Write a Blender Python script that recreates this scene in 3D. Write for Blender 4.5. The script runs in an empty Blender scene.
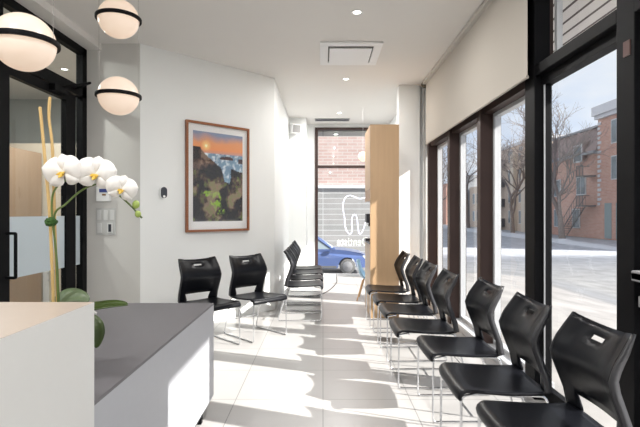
import bpy, bmesh, math, random
from mathutils import Vector, Matrix
random.seed(7)
S = bpy.context.scene
C = S.collection
PI = math.pi

# ------------------------------------------------------------------ materials
def new_mat(name):
    m = bpy.data.materials.new(name); m.use_nodes = True
    nt = m.node_tree; nt.nodes.clear()
    out = nt.nodes.new('ShaderNodeOutputMaterial')
    return m, nt, out

def mat(name, col, rough=0.5, metal=0.0, var=0.06, scale=8.0, bump=0.0, spec=0.5, emis=None, estr=0.0, coat=0.0, stretch=None, col2=None):
    m, nt, out = new_mat(name)
    b = nt.nodes.new('ShaderNodeBsdfPrincipled')
    tc = nt.nodes.new('ShaderNodeTexCoord')
    mp = nt.nodes.new('ShaderNodeMapping')
    if stretch: mp.inputs['Scale'].default_value = stretch
    nz = nt.nodes.new('ShaderNodeTexNoise'); nz.inputs['Scale'].default_value = scale; nz.inputs['Detail'].default_value = 5
    rp = nt.nodes.new('ShaderNodeMix'); rp.data_type = 'RGBA'
    c2 = col2 if col2 else tuple(max(0, c*(1-var*2)) for c in col)
    rp.inputs[6].default_value = (*c2, 1)
    rp.inputs[7].default_value = (*[min(1, c*(1+var)) for c in col], 1)
    nt.links.new(tc.outputs['Object'], mp.inputs[0]); nt.links.new(mp.outputs[0], nz.inputs['Vector'])
    nt.links.new(nz.outputs['Fac'], rp.inputs[0]); nt.links.new(rp.outputs[2], b.inputs['Base Color'])
    b.inputs['Roughness'].default_value = rough; b.inputs['Metallic'].default_value = metal
    b.inputs['Specular IOR Level'].default_value = spec
    b.inputs['Coat Weight'].default_value = coat
    if emis:
        b.inputs['Emission Color'].default_value = (*emis, 1); b.inputs['Emission Strength'].default_value = estr
    if bump:
        bp = nt.nodes.new('ShaderNodeBump'); bp.inputs['Strength'].default_value = bump; bp.inputs['Distance'].default_value = 0.01
        nt.links.new(nz.outputs['Fac'], bp.inputs['Height']); nt.links.new(bp.outputs[0], b.inputs['Normal'])
    nt.links.new(b.outputs[0], out.inputs[0])
    return m

def glass_mat(name, tint=(1,1,1), refl=1.0):
    m, nt, out = new_mat(name)
    tr = nt.nodes.new('ShaderNodeBsdfTransparent'); tr.inputs[0].default_value = (*tint, 1)
    gl = nt.nodes.new('ShaderNodeBsdfGlossy'); gl.inputs['Roughness'].default_value = 0.01
    fr = nt.nodes.new('ShaderNodeFresnel'); fr.inputs[0].default_value = 1.45
    mu = nt.nodes.new('ShaderNodeMath'); mu.operation = 'MULTIPLY'; mu.inputs[1].default_value = refl
    mx = nt.nodes.new('ShaderNodeMixShader')
    ge = nt.nodes.new('ShaderNodeNewGeometry'); iv = nt.nodes.new('ShaderNodeMath'); iv.operation = 'SUBTRACT'; iv.inputs[0].default_value = 1
    nt.links.new(ge.outputs['Backfacing'], iv.inputs[1])
    m2 = nt.nodes.new('ShaderNodeMath'); m2.operation = 'MULTIPLY'; nt.links.new(iv.outputs[0], m2.inputs[0])
    nt.links.new(fr.outputs[0], mu.inputs[0]); nt.links.new(mu.outputs[0], m2.inputs[1]); nt.links.new(m2.outputs[0], mx.inputs[0])
    nt.links.new(tr.outputs[0], mx.inputs[1]); nt.links.new(gl.outputs[0], mx.inputs[2]); nt.links.new(mx.outputs[0], out.inputs[0])
    return m

def brick_mat(name, c1, c2, mortar, bw, rh, ms, rough=0.8, offset=0.5, loc=(0,0,0), rot=(0,0,0), bumpy=0.3, noise=0.0):
    m, nt, out = new_mat(name)
    b = nt.nodes.new('ShaderNodeBsdfPrincipled'); b.inputs['Roughness'].default_value = rough
    tc = nt.nodes.new('ShaderNodeTexCoord'); mp = nt.nodes.new('ShaderNodeMapping')
    mp.inputs['Location'].default_value = loc; mp.inputs['Rotation'].default_value = rot
    br = nt.nodes.new('ShaderNodeTexBrick')
    br.offset = offset; br.inputs['Color1'].default_value = (*c1,1); br.inputs['Color2'].default_value = (*c2,1)
    br.inputs['Mortar'].default_value = (*mortar,1); br.inputs['Scale'].default_value = 1
    br.inputs['Mortar Size'].default_value = ms; br.inputs['Brick Width'].default_value = bw; br.inputs['Row Height'].default_value = rh
    br.inputs['Mortar Smooth'].default_value = 0.1
    nt.links.new(tc.outputs['Object'], mp.inputs[0]); nt.links.new(mp.outputs[0], br.inputs['Vector'])
    last = br.outputs['Color']
    if noise:
        nz = nt.nodes.new('ShaderNodeTexNoise'); nz.inputs['Scale'].default_value = 2.2; nz.inputs['Detail'].default_value = 6
        nt.links.new(tc.outputs['Object'], nz.inputs['Vector'])
        mr = nt.nodes.new('ShaderNodeMapRange'); mr.inputs[3].default_value = 1-noise; mr.inputs[4].default_value = 1+noise
        nt.links.new(nz.outputs['Fac'], mr.inputs[0])
        mx = nt.nodes.new('ShaderNodeMix'); mx.data_type = 'RGBA'; mx.blend_type = 'MULTIPLY'; mx.inputs[0].default_value = 1
        nt.links.new(last, mx.inputs[6]); nt.links.new(mr.outputs[0], mx.inputs[7]); last = mx.outputs[2]
    nt.links.new(last, b.inputs['Base Color'])
    if bumpy:
        bp = nt.nodes.new('ShaderNodeBump'); bp.inputs['Strength'].default_value = bumpy; bp.inputs['Distance'].default_value = 0.003; bp.invert = True
        nt.links.new(br.outputs['Fac'], bp.inputs['Height']); nt.links.new(bp.outputs[0], b.inputs['Normal'])
    nt.links.new(b.outputs[0], out.inputs[0])
    return m, b

M = {}
M['wall'] = mat('wall_paint', (.81,.825,.82), .7, var=.01, scale=3, bump=.02)
M['wall_shaded'] = mat('shaded_wall_paint', (.64,.625,.60), .7, var=.01, scale=3)  # wall paint greyed: the side wall's shade is put into the colour
M['ceil'] = mat('ceiling_paint', (.78,.76,.735), .8, var=.01, scale=3)
M['white'] = mat('white_enamel', (.85,.85,.85), .35, var=.01)
M['tile'], tb = brick_mat('floor_tile', (.385,.375,.37), (.40,.39,.385), (.17,.17,.17), .615, .615, .003, rough=.3, offset=0, loc=(0,-3.32,0), bumpy=.1, noise=.05)
tb.inputs['Specular IOR Level'].default_value = .5
M['black'] = mat('black_plastic', (.006,.0065,.009), .34, var=.05, scale=60, bump=.02, spec=.19)
M['edge'] = mat('charcoal_plastic_edge', (.03,.03,.034), .35, var=.05, scale=30, spec=.4)
M['chrome'] = mat('chrome_wire', (.75,.76,.78), .22, metal=1.0, var=.02)
M['bronze'] = mat('dark_bronze_aluminium', (.050,.030,.026), .5, metal=0, spec=.25, var=.15, scale=4)
M['blackmetal'] = mat('black_frame_metal', (.005,.005,.006), .55, spec=.1, var=.1, scale=6)
M['alu'] = mat('satin_aluminium', (.60,.61,.63), .4, metal=.3, var=.04)
M['glass'] = glass_mat('window_glass', (.985,.99,.99), .7)
M['glass_door'] = glass_mat('partition_glass', (.93,.96,.95), .8)
M['blind'] = None
def blind_mat():
    m, nt, out = new_mat('blind_fabric')
    d = nt.nodes.new('ShaderNodeBsdfDiffuse'); d.inputs[0].default_value = (.56,.52,.47,1)
    t = nt.nodes.new('ShaderNodeBsdfTranslucent'); t.inputs[0].default_value = (.45,.41,.36,1)
    w = nt.nodes.new('ShaderNodeTexWave'); w.inputs['Scale'].default_value = 60; w.inputs['Distortion'].default_value = 1.5
    tc = nt.nodes.new('ShaderNodeTexCoord'); nt.links.new(tc.outputs['Object'], w.inputs['Vector'])
    bp = nt.nodes.new('ShaderNodeBump'); bp.inputs['Strength'].default_value = .05; nt.links.new(w.outputs['Fac'], bp.inputs['Height'])
    nt.links.new(bp.outputs[0], d.inputs['Normal'])
    mx = nt.nodes.new('ShaderNodeMixShader'); mx.inputs[0].default_value = .15
    nt.links.new(d.outputs[0], mx.inputs[1]); nt.links.new(t.outputs[0], mx.inputs[2]); nt.links.new(mx.outputs[0], out.inputs[0])
    return m
M['blind'] = blind_mat()
def frost_mat():
    m, nt, out = new_mat('frosted_film')
    d = nt.nodes.new('ShaderNodeBsdfDiffuse'); d.inputs[0].default_value = (.72,.78,.82,1)
    t = nt.nodes.new('ShaderNodeBsdfTranslucent'); t.inputs[0].default_value = (.75,.8,.84,1)
    nz = nt.nodes.new('ShaderNodeTexNoise'); nz.inputs['Scale'].default_value = 90
    bp = nt.nodes.new('ShaderNodeBump'); bp.inputs['Strength'].default_value = .04
    nt.links.new(nz.outputs['Fac'], bp.inputs['Height']); nt.links.new(bp.outputs[0], d.inputs['Normal'])
    mx = nt.nodes.new('ShaderNodeMixShader'); mx.inputs[0].default_value = .5
    nt.links.new(d.outputs[0], mx.inputs[1]); nt.links.new(t.outputs[0], mx.inputs[2]); nt.links.new(mx.outputs[0], out.inputs[0])
    return m
M['frost'] = frost_mat()
M['maple'] = mat('maple_veneer', (.56,.37,.215), .4, var=.08, scale=3, stretch=(6,6,.5))
M['maple_dark'] = mat('oak_box', (.36,.18,.07), .4, var=.12, scale=3, stretch=(6,6,.5))
M['brownwood'] = mat('brown_cabinet_wood', (.42,.29,.20), .5, var=.06, scale=3, stretch=(5,5,.5))
M['tanwood'] = mat('golden_wood', (.50,.33,.15), .5, var=.08, scale=3, stretch=(5,5,.5))
M['cream'] = mat('cream_panel', (.62,.55,.46), .6, var=.02)
M['greenwall'] = mat('grey_green_paint', (.42,.44,.43), .7, var=.02)
M['walnut'] = mat('walnut_frame', (.28,.095,.035), .35, var=.15, scale=5, stretch=(1,1,8))
M['matboard'] = mat('mat_board', (.80,.80,.80), .8, var=.01)
M['desk'] = mat('shaded_grey_laminate', (.13,.125,.135), .5, spec=.25, var=.02, scale=30)  # desk top: darker copy of the side laminate, shade put into the colour
M['desk_side'] = mat('lit_grey_laminate', (.37,.38,.41), .45, var=.02, scale=30)  # same desk laminate, paler for the window light on the sides
M['counter'] = mat('white_laminate', (.62,.62,.61), .4, var=.01, scale=20)
M['counter_top'] = mat('pinkish_beige_top', (.42,.35,.30), .32, var=.03, scale=20)  # pinkish beige on the counter top only
def opal_mat():
    m, nt, out = new_mat('opal_glass_globe')
    b = nt.nodes.new('ShaderNodeBsdfPrincipled'); b.inputs['Base Color'].default_value = (.5,.47,.44,1); b.inputs['Roughness'].default_value = .25
    e = b.inputs['Emission Strength']; e.default_value = .88
    b.inputs['Emission Color'].default_value = (.62,.44,.31,1)
    nz = nt.nodes.new('ShaderNodeTexNoise'); nz.inputs['Scale'].default_value = 20
    bp = nt.nodes.new('ShaderNodeBump'); bp.inputs['Strength'].default_value = .01
    nt.links.new(nz.outputs['Fac'], bp.inputs['Height']); nt.links.new(bp.outputs[0], b.inputs['Normal'])
    nt.links.new(b.outputs[0], out.inputs[0])
    return m
M['opal'] = opal_mat()
M['lamp'] = mat('lamp_diffuser', (.9,.9,.9), .4, var=.01, emis=(1,.96,.88), estr=6)
M['petal'] = mat('orchid_petal', (.78,.76,.74), .5, var=.03, scale=40, emis=None)
M['lip'] = mat('orchid_lip_yellow', (.75,.50,.08), .5, var=.2, scale=60)
M['stem'] = mat('orchid_green_stem', (.10,.15,.03), .5, var=.2, scale=30)
M['bud'] = mat('orchid_bud', (.32,.42,.10), .45, var=.15, scale=40)
M['leaf'] = mat('orchid_leaf', (.03,.055,.005), .35, var=.3, scale=14, stretch=(1,1,1))
M['leafpale'] = mat('dusty_green_leaf', (.085,.12,.06), .45, var=.15, scale=14)
M['moss'] = mat('moss_tie', (.035,.10,.015), .9, var=.4, scale=120, bump=.8)
M['bamboo'] = mat('bamboo_cane', (.62,.42,.17), .45, var=.15, scale=30, stretch=(1,1,.2))
M['pot'] = mat('white_ceramic_pot', (.75,.75,.74), .25, var=.02)
M['soil'] = mat('bark_chips', (.07,.04,.025), .9, var=.5, scale=50, bump=.8)
M['display'] = mat('blue_display', (.05,.07,.25), .3, var=.05)
M['brown'] = mat('brown_button', (.25,.13,.05), .4)
M['dark'] = mat('dark_plastic', (.03,.032,.045), .35, var=.05)
M['grille'] = mat('speaker_grille', (.30,.30,.30), .7, var=.1, scale=120)
M['cable'] = mat('dark_cable', (.03,.03,.03), .5)
M['blueshell'] = mat('pale_blue_plastic', (.30,.50,.68), .35, var=.02)
M['beech'] = mat('beech_leg', (.60,.36,.18), .45, var=.08, stretch=(4,4,.5))
M['neon'] = mat('neon_tube', (.85,.87,.95), .3, var=.01, emis=(.75,.78,1.0), estr=.8)
M['neonw'] = mat('white_neon_tube', (.88,.9,.85), .3, var=.01, emis=(.85,.9,.8), estr=.4)
M['soffit'] = brick_mat('soffit_planks', (.68,.65,.64), (.72,.70,.68), (.06,.04,.04), 30, .136, .014, rough=.6, offset=0, rot=(0,0,PI/2), bumpy=.2)[0]
M['fascia'] = mat('grey_fascia', (.42,.43,.45), .5, var=.03)
M['carblue'] = mat('blue_car_paint', (.09,.14,.32), .3, metal=.1, var=.03, coat=.5)
M['carglass'] = mat('car_glass', (.25,.30,.33), .08, var=.03)
M['tyre'] = mat('tyre_rubber', (.14,.14,.14), .8, var=.1)
M['rim'] = mat('alloy_rim', (.28,.28,.29), .4, metal=.3)
M['lampglass'] = mat('headlight', (.75,.78,.8), .15)
M['oppbrick'] = brick_mat('pink_brick', (.44,.31,.28), (.50,.38,.35), (.50,.46,.43), .5, .16, .02, rot=(PI/2,0,0), bumpy=.2, noise=.12)[0]
M['shutter'] = brick_mat('metal_shutter', (.30,.30,.29), (.34,.33,.32), (.52,.52,.52), 60, .27, .018, rot=(PI/2,0,0), offset=0, rough=.5, bumpy=.4, noise=.15)[0]
M['redbrick'] = brick_mat('red_brick', (.50,.26,.20), (.57,.33,.26), (.55,.42,.36), .45, .14, .015, rot=(-PI/2,-PI/2,0), bumpy=.1, noise=.1)[0]  # brick lightened, street haze put into the colour
M['tanbrick'] = brick_mat('tan_brick', (.56,.43,.34), (.62,.50,.40), (.58,.52,.46), .45, .14, .015, rot=(-PI/2,-PI/2,0), bumpy=.1, noise=.12)[0]  # lightened for haze as well
M['mansard'] = mat('mansard_slate', (.30,.22,.21), .7, var=.2, scale=2, stretch=(1,1,6))
M['cornice'] = mat('pale_cornice', (.62,.63,.66), .6, var=.05)
M['greysiding'] = mat('grey_siding', (.30,.32,.35), .7, var=.06)
M['winframe'] = mat('painted_window_frame', (.60,.62,.64), .5)
M['pane'] = mat('reflective_pane', (.20,.25,.28), .1, var=.3, scale=1)
M['iron'] = mat('painted_iron', (.12,.12,.13), .5)
M['snow'] = mat('snow', (.55,.57,.61), .8, var=.04, scale=3, bump=.5)
M['bark'] = mat('tree_bark', (.26,.22,.20), .9, var=.2, scale=6)
M['twig'] = mat('bare_twigs', (.24,.21,.20), .9, var=.2, scale=6)

def ground_mat():
    m, nt, out = new_mat('street_ground')
    b = nt.nodes.new('ShaderNodeBsdfPrincipled'); b.inputs['Roughness'].default_value = .65
    tc = nt.nodes.new('ShaderNodeTexCoord'); sp = nt.nodes.new('ShaderNodeSeparateXYZ')
    nt.links.new(tc.outputs['Object'], sp.inputs[0])
    ax = nt.nodes.new('ShaderNodeMath'); ax.operation = 'SUBTRACT'; ax.inputs[1].default_value = 1.66
    ay = nt.nodes.new('ShaderNodeMath'); ay.operation = 'SUBTRACT'; ay.inputs[1].default_value = 9.9
    mx = nt.nodes.new('ShaderNodeMath'); mx.operation = 'MAXIMUM'
    nt.links.new(sp.outputs[0], ax.inputs[0]); nt.links.new(sp.outputs[1], ay.inputs[0])
    nt.links.new(ax.outputs[0], mx.inputs[0]); nt.links.new(ay.outputs[0], mx.inputs[1])
    nz = nt.nodes.new('ShaderNodeTexNoise'); nz.inputs['Scale'].default_value = .7; nz.inputs['Detail'].default_value = 6
    nt.links.new(tc.outputs['Object'], nz.inputs['Vector'])
    ad = nt.nodes.new('ShaderNodeMath'); ad.operation = 'MULTIPLY_ADD'; ad.inputs[1].default_value = 1.2
    nt.links.new(nz.outputs['Fac'], ad.inputs[0]); nt.links.new(mx.outputs[0], ad.inputs[2])
    dv = nt.nodes.new('ShaderNodeMath'); dv.operation = 'DIVIDE'; dv.inputs[1].default_value = 40
    nt.links.new(ad.outputs[0], dv.inputs[0])
    cr = nt.nodes.new('ShaderNodeValToRGB'); e = cr.color_ramp.elements
    e[0].position = 0; e[0].color = (0.312,0.300,0.288,1)
    e[1].position = 1; e[1].color = (0.360,0.378,0.408,1)
    for p, c in ((.12,(0.300,0.288,0.282)),(.135,(0.198,0.198,0.204)),(.15,(0.180,0.186,0.198)),(.20,(0.252,0.252,0.252)),(.30,(0.216,0.222,0.234)),(.40,(0.168,0.180,0.204)),(.44,(0.252,0.270,0.300)),(.47,(0.420,0.438,0.480))):
        x = e.new(p); x.color = (*c,1)
    nt.links.new(dv.outputs[0], cr.inputs[0])
    # cracks and damp patches
    vo = nt.nodes.new('ShaderNodeTexVoronoi'); vo.feature = 'DISTANCE_TO_EDGE'; vo.inputs['Scale'].default_value = .8
    n2 = nt.nodes.new('ShaderNodeTexNoise'); n2.inputs['Scale'].default_value = 1.5; n2.inputs['Detail'].default_value = 8
    nt.links.new(tc.outputs['Object'], n2.inputs['Vector']); nt.links.new(n2.outputs['Color'], vo.inputs['Vector'])
    mr = nt.nodes.new('ShaderNodeMapRange'); mr.inputs[1].default_value = 0; mr.inputs[2].default_value = .03; mr.inputs[3].default_value = .6; mr.inputs[4].default_value = 1
    nt.links.new(vo.outputs['Distance'], mr.inputs[0])
    n3 = nt.nodes.new('ShaderNodeMapRange'); n3.inputs[1].default_value = .35; n3.inputs[2].default_value = .65; n3.inputs[3].default_value = .75; n3.inputs[4].default_value = 1.2
    nt.links.new(n2.outputs['Fac'], n3.inputs[0])
    m1 = nt.nodes.new('ShaderNodeMath'); m1.operation = 'MULTIPLY'
    nt.links.new(mr.outputs[0], m1.inputs[0]); nt.links.new(n3.outputs[0], m1.inputs[1])
    mm = nt.nodes.new('ShaderNodeMix'); mm.data_type = 'RGBA'; mm.blend_type = 'MULTIPLY'; mm.inputs[0].default_value = .8
    nt.links.new(cr.outputs[0], mm.inputs[6]); nt.links.new(m1.outputs[0], mm.inputs[7])
    nt.links.new(mm.outputs[2], b.inputs['Base Color']); nt.links.new(b.outputs[0], out.inputs[0])
    return m
M['ground'] = ground_mat()

# ------------------------------------------------------------------ helpers
def link_bm(name, bm, m, parent=None, smooth=False, angle=40):
    me = bpy.data.meshes.new(name)
    bm.normal_update(); bm.to_mesh(me); bm.free()
    o = bpy.data.objects.new(name, me); C.objects.link(o)
    if m: me.materials.append(m)
    if smooth:
        for p in me.polygons: p.use_smooth = True
        try: me.set_sharp_from_angle(angle=math.radians(angle))
        except Exception: pass
    if parent: o.parent = parent
    return o

def bx(bm, x0, x1, y0, y1, z0, z1, mtx=None, bevel=0):
    r = bmesh.ops.create_cube(bm, size=1)
    vs = r['verts']
    for v in vs:
        v.co = Vector(((x0+x1)/2+v.co.x*(x1-x0), (y0+y1)/2+v.co.y*(y1-y0), (z0+z1)/2+v.co.z*(z1-z0)))
    if bevel:
        es = list({e for v in vs for e in v.link_edges})
        r2 = bmesh.ops.bevel(bm, geom=es, offset=bevel, segments=2, affect='EDGES', profile=.5)
        vs = list({v for f in r2['faces'] for v in f.verts} | {v for v in vs if v.is_valid})
    if mtx:
        for v in vs: v.co = mtx @ v.co
    return vs

def box(name, dims, m, parent=None, bevel=0, mtx=None):
    bm = bmesh.new(); bx(bm, *dims, mtx=mtx, bevel=bevel)
    return link_bm(name, bm, m, parent)

def prism(bm, pts, z0, z1, axis='z'):
    def P(a, b, c):
        return {'z': (a, b, c), 'y': (a, c, b), 'x': (c, a, b)}[axis]
    lo = [bm.verts.new(P(a, b, z0)) for a, b in pts]; hi = [bm.verts.new(P(a, b, z1)) for a, b in pts]
    n = len(pts)
    bm.faces.new(lo); bm.faces.new(hi[::-1])
    for i in range(n): bm.faces.new((lo[i], hi[i], hi[(i+1)%n], lo[(i+1)%n]))
    bmesh.ops.recalc_face_normals(bm, faces=bm.faces[:])

def tube(bm, pts, r, seg=8, caps=True):
    pts = [Vector(p) for p in pts]; n = len(pts)
    rr = r if isinstance(r, (list, tuple)) else [r]*n
    rings = []; up = None
    for i, p in enumerate(pts):
        t = (pts[min(i+1, n-1)]-pts[max(i-1, 0)])
        if t.length < 1e-9: t = Vector((0,0,1))
        t.normalize()
        if up is None:
            up = Vector((0,0,1)) if abs(t.z) < .9 else Vector((1,0,0))
        a = t.cross(up)
        if a.length < 1e-4: a = t.cross(Vector((0,1,0)))
        a.normalize(); b = a.cross(t).normalized(); up = b
        rings.append([bm.verts.new(p+(a*math.cos(2*PI*k/seg)+b*math.sin(2*PI*k/seg))*rr[i]) for k in range(seg)])
    for i in range(n-1):
        for k in range(seg):
            bm.faces.new((rings[i][k], rings[i][(k+1)%seg], rings[i+1][(k+1)%seg], rings[i+1][k]))
    if caps and seg > 2:
        bm.faces.new(rings[0][::-1]); bm.faces.new(rings[-1])

def smooth_path(pts, n=6):
    pts = [Vector(p) for p in pts]; out = []
    for i in range(len(pts)-1):
        p0 = pts[max(i-1, 0)]; p1 = pts[i]; p2 = pts[i+1]; p3 = pts[min(i+2, len(pts)-1)]
        for k in range(n):
            t = k/n
            out.append(.5*((2*p1)+(-p0+p2)*t+(2*p0-5*p1+4*p2-p3)*t*t+(-p0+3*p1-3*p2+p3)*t**3))
    out.append(pts[-1]); return out

def rounded(pts, r, n=5):
    pts = [Vector(p) for p in pts]; out = [pts[0]]
    for i in range(1, len(pts)-1):
        a = (pts[i-1]-pts[i]).normalized(); b = (pts[i+1]-pts[i]).normalized()
        A = pts[i]+a*r; B = pts[i]+b*r
        for k in range(n+1):
            t = k/n; out.append(A*(1-t)**2+pts[i]*2*t*(1-t)+B*t*t)
    out.append(pts[-1]); return out

def lathe(bm, prof, seg=32, c=(0,0,0)):
    rings = []
    for r, z in prof:
        if r < 1e-6: rings.append([bm.verts.new((c[0], c[1], c[2]+z))])
        else: rings.append([bm.verts.new((c[0]+r*math.cos(2*PI*k/seg), c[1]+r*math.sin(2*PI*k/seg), c[2]+z)) for k in range(seg)])
    for i in range(len(rings)-1):
        A, B = rings[i], rings[i+1]
        for k in range(seg):
            a0 = A[k % len(A)]; a1 = A[(k+1) % len(A)]; b0 = B[k % len(B)]; b1 = B[(k+1) % len(B)]
            f = []
            for v in (a0, a1, b1, b0):
                if v not in f: f.append(v)
            if len(f) > 2: bm.faces.new(f)
    bmesh.ops.recalc_face_normals(bm, faces=bm.faces[:])

def tag(o, label, cat, group=None, kind=None):
    o['label'] = label; o['category'] = cat
    if group: o['group'] = group
    if kind: o['kind'] = kind
    return o

def thing(name, label, cat, loc=(0,0,0), rz=0, group=None):
    o = bpy.data.objects.new(name, None); C.objects.link(o)
    o.location = loc; o.rotation_euler = (0,0,rz); o.empty_display_size = .1
    return tag(o, label, cat, group)

def struct(name, bm, m, parent=None, label=None, smooth=False):
    o = link_bm(name, bm, m, parent, smooth)
    if not parent: o['kind'] = 'structure'
    if label: o['label'] = label; 
    return o

def copy_tree(o, parent=None):
    c = o.copy(); C.objects.link(c)
    if parent: c.parent = parent
    for ch in list(o.children): copy_tree(ch, c)
    return c

# ------------------------------------------------------------------ camera
F = 470.0; HC = 1.32; PX, PY = 323.0, 212.5
cd = bpy.data.cameras.new('camera'); cam = bpy.data.objects.new('camera', cd); C.objects.link(cam)
cam.location = (0,0,HC); cam.rotation_euler = (PI/2,0,0)
cd.sensor_width = 36; cd.sensor_fit = 'HORIZONTAL'; cd.lens = 36*F/640
cd.shift_x = -(PX-320)/640; cd.shift_y = (PY-213.5)/640
cd.clip_start = .05; cd.clip_end = 500
S.camera = cam
def at(px, py, y):
    return Vector(((px-PX)/F*y, y, HC-(py-PY)/F*y))

# ------------------------------------------------------------------ room shell
H = 3.15
XG = 1.65; XI = 1.5
bm = bmesh.new(); bx(bm, -6.6, 1.72, -3.0, 9.9, -.12, 0); struct('floor', bm, M['tile'])
bm = bmesh.new(); bx(bm, -6.6, 1.9, -3.0, 9.95, H, H+.2); struct('ceiling', bm, M['ceil'])
bm = bmesh.new(); bx(bm, -2.577, -1.98, 5.09, 5.25, 0, H); struct('wall_side', bm, M['wall_shaded'])
bm = bmesh.new(); prism(bm, [(-1.98,5.09), (-.661,6.409), (-.661,6.65), (-.9,6.65), (-2.2,5.25), (-1.98,5.25)], 0, H); struct('wall_left', bm, M['wall'])
bm = bmesh.new(); bx(bm, -.9, -.661, 6.65, 9.9, 0, H); struct('wall_passage', bm, M['wall'])
bm = bmesh.new(); bx(bm, -.661, -.33, 9.1, 9.9, 0, H); struct('wall_corner', bm, M['wall'])
bm = bmesh.new(); bx(bm, -.33, -.17, 9.76, 9.9, 0, H); bx(bm, -.17, 1.37, 9.76, 9.9, 3.08, H); struct('wall_far', bm, M['wall'])
bm = bmesh.new(); bx(bm, 1.37, 1.6, 6.95, 7.2, 0, H); bx(bm, 1.37, 1.6, 9.35, 9.9, 0, H); bx(bm, 1.37, 1.6, 7.2, 9.35, 1.95, H); bx(bm, 1.37, 1.6, 7.2, 9.35, 0, .1); struct('wall_right', bm, M['wall'])
w = bpy.data.objects.new('window_9', None); C.objects.link(w); w['kind'] = 'structure'
bm = bmesh.new(); bx(bm, 1.46, 1.52, 7.2, 7.25, .1, 1.95); bx(bm, 1.46, 1.52, 9.30, 9.35, .1, 1.95); bx(bm, 1.46, 1.52, 8.25, 8.30, .1, 1.95); bx(bm, 1.46, 1.52, 7.25, 9.3, 1.9, 1.95); bx(bm, 1.46, 1.52, 7.25, 9.3, .1, .14)
link_bm('window_frame', bm, M['bronze'], w)
box('pane', (1.485, 1.493, 7.25, 8.25, .14, 1.9), M['glass'], w); box('pane', (1.485, 1.493, 8.30, 9.30, .14, 1.9), M['glass'], w)
bm = bmesh.new(); bx(bm, 1.09, 1.39, 6.75, 6.95, 0, H); bx(bm, 1.39, 1.72, 6.83, 6.95, 0, H); struct('wall_pier', bm, M['wall'])
bm = bmesh.new(); bx(bm, -6.6, 1.9, -3.15, -3.0, 0, H); struct('wall_rear', bm, M['wall'])
bm = bmesh.new(); bx(bm, 1.5, 1.72, -3.0, 1.15, 0, H); struct('wall_window_end', bm, M['wall'])
# side room behind the glass partition
bm = bmesh.new(); bx(bm, -6.6, -.9, 7.6, 7.75, 0, H); struct('wall_hall_end', bm, M['greenwall'])
bm = bmesh.new(); bx(bm, -6.75, -6.6, -3.0, 7.6, 0, H); struct('wall_hall_left', bm, M['greenwall'])
# bulkhead above the partition
bm = bmesh.new(); bx(bm, -2.68, -2.40, -3.0, 5.09, 3.08, H); struct('trim_1', bm, M['ceil'])
# window wall head
bm = bmesh.new(); bx(bm, 1.56, 1.72, 1.15, 6.83, 3.08, H); struct('trim_2', bm, M['ceil'])
bm = bmesh.new(); bx(bm, 1.52, 1.70, 3.45, 6.83, 0, .07, bevel=.004); struct('trim_3', bm, M['alu'])
# baseboards
bm = bmesh.new()
prism(bm, [(-1.98,5.09), (-.661,6.409), (-.651,6.399), (-1.972,5.08)], 0, .08)
struct('baseboard_left', bm, M['wall'])

# ---- far window
w = bpy.data.objects.new('window_1', None); C.objects.link(w); w['kind'] = 'structure'
bm = bmesh.new()
bx(bm, -.165, -.105, 9.72, 9.84, 0, 3.08); bx(bm, 1.31, 1.37, 9.72, 9.84, 0, 3.08)
bx(bm, -.105, 1.31, 9.72, 9.84, 3.03, 3.08); bx(bm, -.105, 1.31, 9.72, 9.84, 2.245, 2.295)
link_bm('window_frame', bm, M['bronze'], w)
bm = bmesh.new(); bx(bm, -.105, 1.31, 9.72, 9.84, 0, .05); link_bm('window_sill', bm, M['alu'], w)
box('pane', (-.105, 1.31, 9.785, 9.795, 2.295, 3.03), M['glass'], w)
box('pane', (-.105, 1.31, 9.785, 9.795, .05, 2.245), M['glass'], w)

# ---- window wall on the right: mullions, panes
ym = [6.71, 5.62, 4.53]
def side_window(name, y0, y1, z0, z1):
    w = bpy.data.objects.new(name, None); C.objects.link(w); w['kind'] = 'structure'
    bm = bmesh.new(); t = .035
    bx(bm, XG-.03, XG+.03, y0, y0+t, z0, z1); bx(bm, XG-.03, XG+.03, y1-.045, y1, z0, z1)
    bx(bm, XG-.03, XG+.03, y0+t, y1-.045, z0, z0+t); bx(bm, XG-.03, XG+.03, y0+t, y1-.045, z1-t, z1)
    link_bm('window_frame', bm, M['alu'], w)
    box('pane', (XG-.004, XG+.004, y0+t, y1-.045, z0+t, z1-t), M['glass'], w)
    return w
side_window('window_2', 5.67, 6.66, .07, 2.26)
side_window('window_3', 4.58, 5.57, .07, 2.26)
side_window('window_4', 3.47, 4.48, .07, 2.26)
for i, y in enumerate(ym):
    bm = bmesh.new(); bx(bm, XI, XG+.05, y-.05, y+.05, 0.0, 3.08, bevel=.004)
    struct('trim_%d' % (4+i), bm, M['bronze'])
bm = bmesh.new(); bx(bm, XI+.03, XG+.05, 3.47, 6.83, 2.26, 3.08); struct('trim_7', bm, M['bronze'], label=None)
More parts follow.
